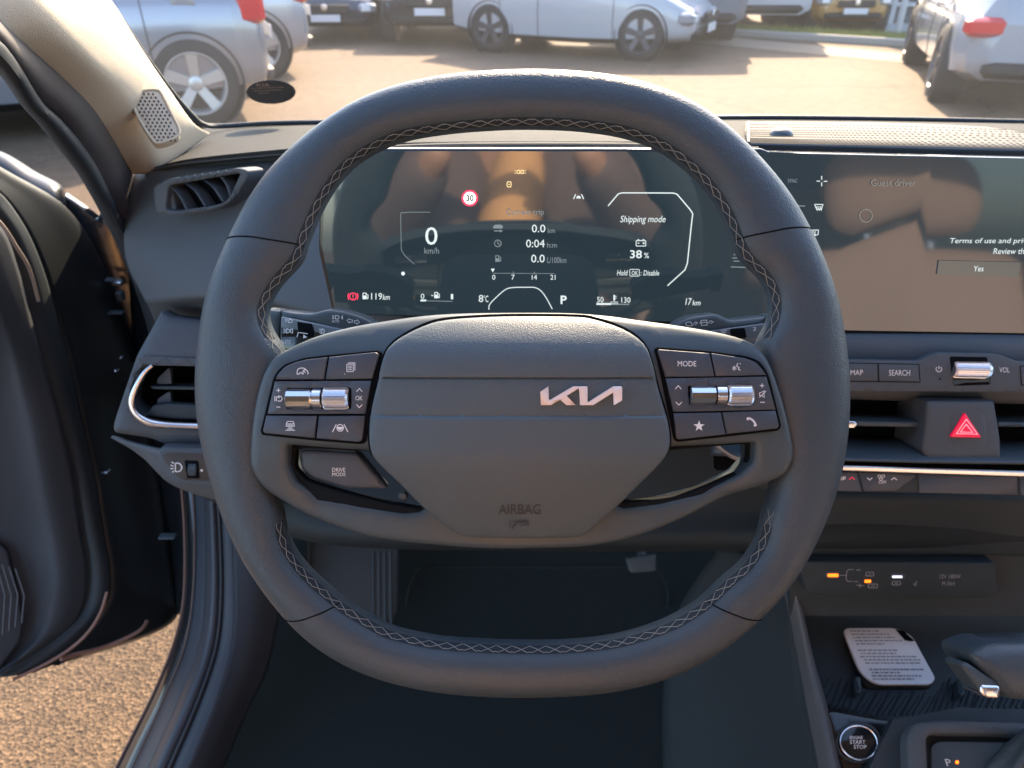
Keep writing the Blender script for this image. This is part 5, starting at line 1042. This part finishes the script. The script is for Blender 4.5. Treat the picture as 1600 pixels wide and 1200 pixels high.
def car(name, kind, label, cat_, loc, rot, paint, wheelbase, rim_m, group=None, scale=1, xk=1, front=True, rimspokes=5, detail=True):
    P = [(p[0]*xk,)+p[1:] for p in PROF[kind]]; root = thing(name, V((0, 0, 0)), label, cat_, group)
    def sec(x):
        zl, zb, zt_, wb, wt = lerp(P, x); zm = zl+(zb-zl)*.45
        return [(0, zl), (wb*.80, zl), (wb*.97, zl+.08), (wb*1.0, zm), (wb*.985, zb-.06), (wb*.95, zb), (wb*.95+(wt-wb*.95)*.5, zb+(zt_-zb)*.5), (wt, zt_-.05*(zt_-zb)), (wt*.90, zt_-.01), (wt*.5, zt_+.012), (0, zt_+.018)]
    def S(x, t, side, off=0):
        s = sec(x); i = min(int(t), 9); f = t-i; y = s[i][0]+(s[i+1][0]-s[i][0])*f; z = s[i][1]+(s[i+1][1]-s[i][1])*f
        dy, dz = s[i+1][0]-s[i][0], s[i+1][1]-s[i][1]; L_ = math.hypot(dy, dz) or 1
        return V((x, side*(y+dz/L_*off), z-dy/L_*off*(-1 if t > 7.5 else 1) if t <= 7.5 else z+off))
    def xs(a, b, n): return [a+(b-a)*k/n for k in range(n+1)]
    X = sorted(set(xs(P[0][0], P[-1][0], 44)+[p[0] for p in P])); ts = [k*.5 for k in range(21)]
    mb = MB(); rows = []
    for x in X: rows.append([S(x, t, 1) for t in ts]+[S(x, t, -1) for t in ts[::-1][1:]])
    mb.grid(rows, False, True); n_ = len(rows[0]); mb.f.append(tuple(range(n_))); mb.f.append(tuple(range((len(X)-1)*n_, len(X)*n_))[::-1])
    body = obj('body', mb, paint, root, ang=50)
    def part(nm, a, b, t0, t1, m, par=root, sides=(1, -1), off=.006, nx=8, nt_=4, cross=False, ta=None):
        mb = MB()
        if cross:
            mb.grid([[S(x, t, 1, off) for t in [t0+(10-t0)*k/4 for k in range(5)]]+[S(x, t, -1, off) for t in [10-(10-t0)*k/4 for k in range(1, 5)]] for x in xs(a, b, nx)]); return obj(nm, mb, m, par, ang=70)
        for s in sides:
            mb = MB().grid([[S(x, t, s, off) for t in [t0+(t1-t0)*k/nt_ for k in range(nt_+1)]] for x in xs(a, b, nx)]); o_ = obj(nm, mb, m, par, ang=70)
        return o_
    G_ = CARGLASS
    xr = [p[0] for p in P]; roof_a, roof_b = (xr[3], xr[5])
    if kind == 'van':
        part('window', .55, 1.25, 5.2, 6.8, G_); 
        if front: part('windscreen', .98, 1.5, 8.0, 10, G_, cross=True)
        part('rear_window', P[0][0]+.06, P[1][0]+.02, 5.6, 7, G_)
    else:
        part('window', roof_a-.25 if kind != 'sedan' else roof_a-.3, -.42, 5.25, 6.75, G_); part('window', -.34, roof_b+.32, 5.25, 6.75, G_)
        part('windscreen', roof_b+.05, xr[6]-.06, 8.0, 10, G_, cross=True); part('rear_window', xr[1]+.03, xr[3]-.08, 8.0, 10, G_, cross=True)
    part('sill', P[1][0]+.3, P[-2][0]-.3, .9, 1.9, CARBLACK, off=.004, nx=12)
    # bumpers, lamps, plates
    x0, x1 = P[0][0], P[-1][0]
    for xx, s_, nm in ((x0, -1, 'tail_light'), (x1, 1, 'headlight')):
        zb = lerp(P, xx-.12*s_)[1]; wb = lerp(P, xx-.12*s_)[3]
        for sd_ in (1, -1):
            tall = nm == 'tail_light' and kind in ('hatch', 'van'); h = .38 if tall else .15; z = zb+(.04 if tall else -.08)-(.22 if kind == 'suv' and nm == 'tail_light' else 0)
            mb = MB().box(V((xx-.10*s_, sd_*(wb-.09), z)), .22, .30 if not tall else .20, h, bev=.035)
            lp_ = obj(nm, mb, TAILRED if nm == 'tail_light' else LAMPG, root, ang=40)
            if nm == 'headlight': obj('lens', MB().box(V((xx+.02*s_, sd_*(wb-.10), z)), .03, .16, h*.6, bev=.012), LAMPW, lp_)
        zc = (lerp(P, xx-.1*s_)[0]+zb)/2
        zl_ = lerp(P, xx-.1*s_)[0]; obj('bumper', MB().box(V((xx-.05*s_, 0, zl_+.10)), .16, wb*1.66, .15, bev=.05), CARBLACK, root, ang=40)
        if nm == 'headlight':
            g_ = obj('grille', MB().box(V((xx+.07, 0, zc+.10)), .06, wb*1.05, .14, bev=.02), CARBLACK, root, ang=40)
            obj('badge', MB().lathe(V((xx+.10, 0, zc+.12)), V((1, 0, 0)), [(0, .055), (.01, .05), (.012, 0)], 20), M['chrome'], g_)
        pl_ = obj('number_plate', MB().box(V((xx+.095*s_, 0, zc-.04 if s_ > 0 else zc+.06)), .012, .50, .11, bev=.004), PLATE, root, ang=30)
    for xw in (-wheelbase/2, wheelbase/2):
        for s in (1, -1):
            R_ = .33 if kind != 'suv' else .36; w0 = lerp(P, xw)[3]; c = V((xw, s*(w0-.10), R_)); ax = V((0, s, 0))
            obj('wheel_arch', MB().lathe(c, ax, [(-.12, .0), (-.12, R_*1.13), (.098, R_*1.13), (.106, R_*1.12), (.100, R_*1.09), (.0, R_*1.08), (-.05, 0)], 36), CARBLACK, root, ang=40)
            wh = obj('wheel', MB().lathe(c, ax, [(-.12, R_*.6), (-.10, R_*.96), (-.06, R_), (.06, R_), (.10, R_*.96), (.118, R_*.88), (.122, R_*.70), (.10, R_*.66), (.02, R_*.62), (.02, 0)], 40), TYRE, root, ang=35)
            mb = MB().lathe(c, ax, [(.02, R_*.60), (.108, R_*.64), (.124, R_*.675), (.124, R_*.70), (.10, R_*.70)], 40)
            u = V((1, 0, 0)); v_ = V((0, 0, 1))
            for k in range(rimspokes):
                a = 2*math.pi*k/rimspokes+.35; d = u*math.cos(a)+v_*math.sin(a); e = u*-math.sin(a)+v_*math.cos(a); w1, w2 = R_*.10, R_*.10
                q = [c+ax*.095-e*w1+d*R_*.1, c+ax*.095+e*w1+d*R_*.1, c+ax*.115+e*w2*1.3+d*R_*.66, c+ax*.115-e*w2*1.3+d*R_*.66]
                q2 = [p-ax*.05 for p in q]; mb.add(q+q2, [(0, 1, 2, 3), (4, 7, 6, 5), (0, 4, 5, 1), (1, 5, 6, 2), (2, 6, 7, 3), (3, 7, 4, 0)])
            mb.lathe(c, ax, [(.07, R_*.17), (.112, R_*.16), (.118, R_*.10), (.118, 0)], 20)
            obj('rim', mb, rim_m, wh, ang=35)
    # door handles, shut lines, fuel flap, mirrors
    for s in (1, -1):
        for xx in (-.55, .45): obj('door_handle', MB().box(S(xx, 4.35, s, .02), .17, .03, .03, bev=.008), paint, root, ang=40)
        for xx in (-.98, -.37, .75):
            obj('shut_line', MB().tube([S(xx, t, s, .001) for t in (1.6, 2, 3, 4, 4.6, 5.1)], .005, 5), CARBLACK, body)
        obj('door_mirror', MB().box(S(roof_b+.48 if kind != 'van' else 1.2, 5.2, s, .12), .12, .20, .13, bev=.035), paint, root, ang=40)
    obj('fuel_flap', MB().lathe(S(-1.28, 4.3, 1, -.002), V((0, 1, 0)), [(0, .085), (.006, .083), (.007, .075), (.007, 0)], 28), paint, root, ang=30)
    root.location = loc; root.rotation_euler = (0, 0, rot); root.scale = (scale,)*3
    return root
CARGLASS = mat('car_glass', (.03, .035, .035), .06, spec=.8, coat=.5); CARBLACK = mat('car_black', (.018, .018, .02), .6); TYRE = mat('tyre', (.02, .02, .022), .8, grain=.2, gs=200)
TAILRED = mat('tail_red', (.55, .01, .02), .15, coat=.8); LAMPG = mat('lamp_grey', (.25, .26, .28), .1, coat=1); LAMPW = mat('lamp_lens', (.8, .8, .78), .05, coat=1); PLATE = mat('plate_white', (.65, .65, .66), .4)
silver = mat('silver_paint', (.26, .28, .32), .25, .6, coat=.8); silver2 = mat('pale_silver_paint', (.34, .37, .42), .25, .5, coat=.8)
navy = mat('dark_blue_paint', (.03, .04, .06), .2, .3, coat=.8); blackp = mat('black_car_paint', (.025, .027, .032), .2, .2, coat=.8)
whitep = mat('white_paint', (.38, .39, .41), .25, coat=.8); greyp = mat('grey_van_paint', (.16, .18, .21), .3, .3, coat=.6); vanw = mat('van_white', (.42, .43, .45), .35, coat=.4); yellowp = mat('orange_paint', (.40, .22, .06), .35, coat=.6)
rimS = mat('rim_silver', (.50, .49, .48), .35, .7); rimD = mat('rim_dark', (.07, .07, .08), .4, .5)
h = R(203.5)
silvergrp = None
car('parked_hatchback', 'hatch', 'silver grey hatchback with bright five spoke wheel and red tail lamp, nearest beyond the pillar', 'car', V((-3.98, 6.30, 0)), h, silver, 2.5, rimS)
car('parked_hatchback', 'hatch', 'pale silver hatchback parked right behind the nearest silver grey hatchback', 'car', V((-4.24, 8.75, 0)), h, silver2, 2.5, rimS)
car('parked_hatchback', 'hatch', 'third pale hatchback in the left row, just a sliver beside the dark cars', 'car', V((-5.1, 11.7, 0)), h, silver2, 2.5, rimS, detail=False)
car('parked_car', 'sedan', 'dark blue car facing the camera, left one of the two dark cars ahead', 'car', V((-2.85, 13.9, 0)), R(-88), navy, 2.7, rimD, scale=.88)
car('parked_car', 'suv', 'black car facing the camera with round badge, between dark blue car and white saloon', 'car', V((-1.15, 13.5, 0)), R(-91), blackp, 2.7, rimD, scale=.88)
car('parked_saloon', 'sedan', 'white saloon seen from its side with dark wheels, straight ahead over the steering wheel', 'car', V((1.00, 11.12, 0)), R(-25), whitep, 2.30, rimD, scale=.92, xk=.83)
car('parked_van', 'van', 'dark grey van seen from behind, between the white saloon and white van', 'van', V((2.55, 14.0, 0)), R(90), greyp, 3.0, rimD, scale=.96)
car('parked_van', 'van', 'white van seen from behind, right of the dark grey van', 'van', V((4.05, 15.6, 0)), R(90), vanw, 3.0, rimD, scale=.98)
car('parked_car', 'hatch', 'small orange car between the white van and the glazed shopfront', 'car', V((5.66, 14.75, 0)), R(-90), yellowp, 2.5, rimD, scale=.80)
sv = car('parked_estate', 'estate', 'white estate car seen from its rear left corner, at the right end', 'car', V((5.34, 8.24, 0)), R(69.5), mat('suv_white', (.27, .29, .32), .25, coat=.8), 2.7, rimD)

# shopfront beyond the cars
bl = thing('shopfront', V((12, 13.6, 0)), 'pale building with full height shop glazing and white frames beyond the parked cars', 'building')
BW = mat('render_white', (.42, .44, .46), .7, var=.08, vs=4)
obj('floor', MB().box(V((14.3, 17.1, .03)), 15.8, 7, .06, bev=.01), mat('shop_floor', (.36, .36, .35), .3), bl)
wl_ = MB().box(V((14.3, 20.7, 1.3)), 16, .2, 2.6); wl_.box(V((6.42, 17.2, 1.3)), .14, 6.8, 2.6); wl_.box(V((14.35, 13.66, 2.44)), 16, .14, .10); wl_.box(V((14.4, 18.7, 2.7)), 16.2, 4.4, .2)
obj('wall', wl_, BW, bl)
obj('plinth', MB().box(V((14.35, 13.62, .06)), 15.9, .14, .12, bev=.01), mat('plinth_grey', (.30, .32, .35), .6), bl)
SGL = glass('shop_glass', .03, (.55, .62, .66))
for k in range(9):
    x = 6.45+k*1.3; w_ = obj('window', MB().box(V((x+.65, 13.66, 1.26)), 1.22, .012, 2.26), SGL, bl)
    obj('window_frame', MB().box(V((x, 13.60, 1.26)), .09, .12, 2.28, bev=.01), BW, w_); obj('window_frame', MB().box(V((x+.65, 13.61, .42)), 1.2, .07, .06, bev=.01), BW, w_)
    if k in (1, 3, 4): obj('window_poster', MB().box(V((x+.65, 13.72, .9)), .8, .01, .8), mat('poster', ((.5, .5, .47), (.12, .2, .4), (.45, .3, .2))[k % 3], .6), w_)
for i, (x, y) in enumerate(((6.15, 12.6), (9.2, 12.9))):
    p_ = thing('flag_pole', V((x, y, 0)), ('slim white pole' if i == 0 else 'second slim white pole')+(' left of the white estate car' if i == 0 else ' behind the white estate car'), 'pole')
    obj('shaft', MB().lathe(V((x, y, 0)), V((0, 0, 1)), [(0, .05), (2.5, .045), (7, .03), (7.02, 0)], 14), vanw, p_); obj('foot', MB().lathe(V((x, y, 0)), V((0, 0, 1)), [(0, .16), (.05, .15), (.08, .07), (.09, .05)], 20), M['satin'], p_)
# hedge and trees far behind, only mirrored in paint and glass
hg = MB(); rg = random.Random(5)
for k in range(9000):
    x = -28+rg.random()*32; y = 26+rg.random()*1.6; z = .1+rg.random()**.8*(1.9+.4*math.sin(x*1.3)); a, b = rg.random()*6.28, rg.random()*3; s = .12
    u = V((math.cos(a)*math.cos(b), math.sin(a)*math.cos(b), math.sin(b)))*s; v_ = u.orthogonal().normalized()*s*.5; c = V((x, y, z)); hg.add([c-u, c+v_, c+u, c-v_], [(0, 1, 2, 3)])
obj('hedge', hg, mat('hedge_leaf', (.06, .09, .03), .7, var=.4, vs=8), loc=V((-12, 26, 0)), kind=None, label='long leafy green hedge far behind the dark parked cars', cat_='hedge')

# ================================================================ SEATS AND PHOTOGRAPHER (behind the camera, mirrored in the screens)
SEATM = mat('seat_cloth', (.27, .20, .17), .8, grain=.5, gs=900, var=.05)
def soft(name, c, sx, sy, sz, ax, bev, m, par):
    o_ = obj(name, MB().box(c, sx, sy, sz, ax, bev), m, par, ang=80); md = o_.modifiers.new('round', 'SUBSURF'); md.levels = md.render_levels = 2; return o_
def seat(x, lab, by=-.60, bz=.84):
    t_ = thing('seat', V((x, -.35, .28)), lab, None); t_.parent = bd; t_.location = V((x, -.35, .28))-bd.location; tl = R(18); X_, Z_ = V((1, 0, 0)), V((0, -math.sin(tl), math.cos(tl))); Y_ = Z_.cross(X_)
    soft('seat_cushion', V((x, -.30, .52)), .50, .52, .16, None, .05, SEATM, t_)
    bk = V((x, by, bz)); soft('backrest', bk, .60, .13, .62, (X_, Y_, Z_), .05, SEATM, t_)
    for s in (-1, 1): soft('bolster', bk+X_*s*.28-Y_*(-.04), .09, .15, .55, (X_, Y_, Z_), .03, SEATM, t_)
    soft('headrest', bk+Z_*.42-Y_*(-.02) , .35, .11, .20, (X_, Y_, Z_), .04, SEATM, t_)
    for s in (-1, 1): obj('headrest_post', MB().tube([bk+X_*s*.07+Z_*.28, bk+X_*s*.07+Z_*.38], .006, 8), M['chrome'], t_)
    return t_
seat(.02, 'driver seat in warm grey cloth behind the steering wheel, mostly out of view')
seat(.84, 'passenger seat in warm grey cloth, its rounded headrest mirrored in the centre screen', -.36, .74)
pr = thing('person', V((0, -.42, .55)), 'person in an open dark brown jacket holding up a phone, mirrored in the instrument screen', 'person')
def skin(name, verts, edges, rad, m, par, sub=2, root_i=0):
    off = origin_of(par); me = bpy.data.meshes.new(name); me.from_pydata([tuple(V(q)-off) for q in verts], edges, []); o_ = bpy.data.objects.new(name, me); COL.objects.link(o_); me.materials.append(m); o_.parent = par
    md = o_.modifiers.new('skin', 'SKIN'); md.use_smooth_shade = True
    for i, r_ in enumerate(rad): me.skin_vertices[0].data[i].radius = (r_, r_) if not isinstance(r_, tuple) else r_
    me.skin_vertices[0].data[root_i].use_root = True
    s_ = o_.modifiers.new('sub', 'SUBSURF'); s_.levels = s_.render_levels = sub; return o_
SK = mat('skin_tone', (.52, .30, .20), .5); JK = mat('jacket_brown', (.17, .125, .115), .75, grain=.5, gs=400, var=.15); SH = mat('shirt_orange', (.90, .52, .24), .8, grain=.4, gs=300, var=.1)
vb = [(0,-.45,.62),(0,-.44,.80),(0,-.42,1.02),(0,-.39,1.20),(0,-.36,1.29),(0,-.33,1.38),(0,-.32,1.45),
      (.19,-.40,1.18),(.28,-.26,1.00),(.16,-.10,1.13),(.105,-.045,1.20),(-.19,-.40,1.18),(-.28,-.26,1.00),(-.16,-.10,1.13),(-.105,-.045,1.20),
      (.10,-.38,.60),(.20,-.02,.62),(.20,.08,.34),(.20,.20,.30),(-.10,-.38,.60),(-.20,-.02,.62),(-.20,.08,.34),(-.20,.20,.30)]
eb = [(0,1),(1,2),(2,3),(3,4),(4,5),(5,6),(3,7),(7,8),(8,9),(9,10),(3,11),(11,12),(12,13),(13,14),(0,15),(15,16),(16,17),(17,18),(0,19),(19,20),(20,21),(21,22)]
rb_ = [.11,.10,.11,.09,.055,.075,.06,.06,.045,.033,.028,.06,.045,.033,.028,.09,.06,.04,.035,.09,.06,.04,.035]
pb_ = skin('body', vb, eb, [r_*.8 if i_ in (7,8,9,11,12,13) else r_ for i_, r_ in enumerate(rb_)], SK, pr)
jv = [(.10,-.40,.66),(.12,-.40,.90),(.125,-.385,1.10),(.125,-.375,1.22),(.205,-.39,1.19),(.285,-.255,1.00),(.120,-.062,1.185),(-.10,-.40,.66),(-.12,-.40,.90),(-.125,-.385,1.10),(-.125,-.375,1.22),(-.205,-.39,1.19),(-.285,-.255,1.00),(-.120,-.062,1.185),(0,-.47,1.24),(0,-.48,.95)]
skin('jacket', jv, [(0,1),(1,2),(2,3),(3,4),(4,5),(5,6),(7,8),(8,9),(9,10),(10,11),(11,12),(12,13),(3,14),(10,14),(14,15)], [.13,.135,.13,.095,.092,.075,.044,.13,.135,.13,.095,.092,.075,.044,.09,.12], JK, pr)
skin('shirt', [(-.03,-.30,.75),(-.02,-.275,.98),(.0,-.262,1.10),(.02,-.268,1.23)], [(0,1),(1,2),(2,3)], [.085,.08,.065,.045], SH, pr)
for s in (1, -1):
    pv = [(s*.105,-.045,1.20),(s*.100,-.035,1.235)]; ev = [(0,1)]; rv = [.024,.026]
    for k, (dz, ln) in enumerate(((-.024,.058),(-.008,.068),(.008,.066),(.024,.052))):
        b0 = len(pv); pv += [(s*.100,-.020,1.245+dz),(s*.088,.0-.004,1.250+dz*1.1),(s*.070,-.002,1.252+dz*1.2),(s*(.086-ln*.5),-.012,1.253+dz*1.2)]; ev += [(1,b0),(b0,b0+1),(b0+1,b0+2),(b0+2,b0+3)]; rv += [.0095,.009,.0085,.007]
    b0 = len(pv); pv += [(s*.088,-.055,1.235),(s*.068,-.050,1.245),(s*.05,-.040,1.25)]; ev += [(1,b0),(b0,b0+1),(b0+1,b0+2)]; rv += [.011,.010,.008]
    # keep fingertips behind the lens plane
    pv = [(x, min(y, -.012)-.020, z+.005) for x, y, z in pv]
    skin('hand', pv, ev, rv, SK, pb_, 1)
hd = MB(); rws = []
for i in range(13):
    f = -math.pi/2+math.pi*i/12; rws.append([V((.072*math.cos(f)*math.cos(a)*(1 if f > -.3 else .85), -.30+.092*math.cos(f)*math.sin(a)+(.012 if abs(a-math.pi/2) < .3 and -.5 < f < .1 else 0), 1.435+.088*math.sin(f))) for a in [2*math.pi*k/24 for k in range(24)]])
hd.grid(rws, False, True)
hair = MB().grid([[V((.079*math.cos(f)*math.cos(a), -.312+.096*math.cos(f)*math.sin(a)*(1 if math.sin(a) < 0 else .82), 1.445+.090*math.sin(f))) for a in [2*math.pi*k/24 for k in range(24)]] for f in [.12+(math.pi/2-.12)*i/6 for i in range(7)]], False, True)
obj('head', hd, SK, pb_, ang=80); obj('hair', hair, mat('hair_brown', (.05, .03, .02), .7), pr, ang=80)
ph = thing('phone', CAM-AX*.02, 'dark phone held up in both hands in front of the person', 'phone')
cb = CAM-AX*.022+UP*.022; obj('phone_body', MB().box(cb, .150, .075, .008, (RT, UP, AX), .003), M['piano'], ph)
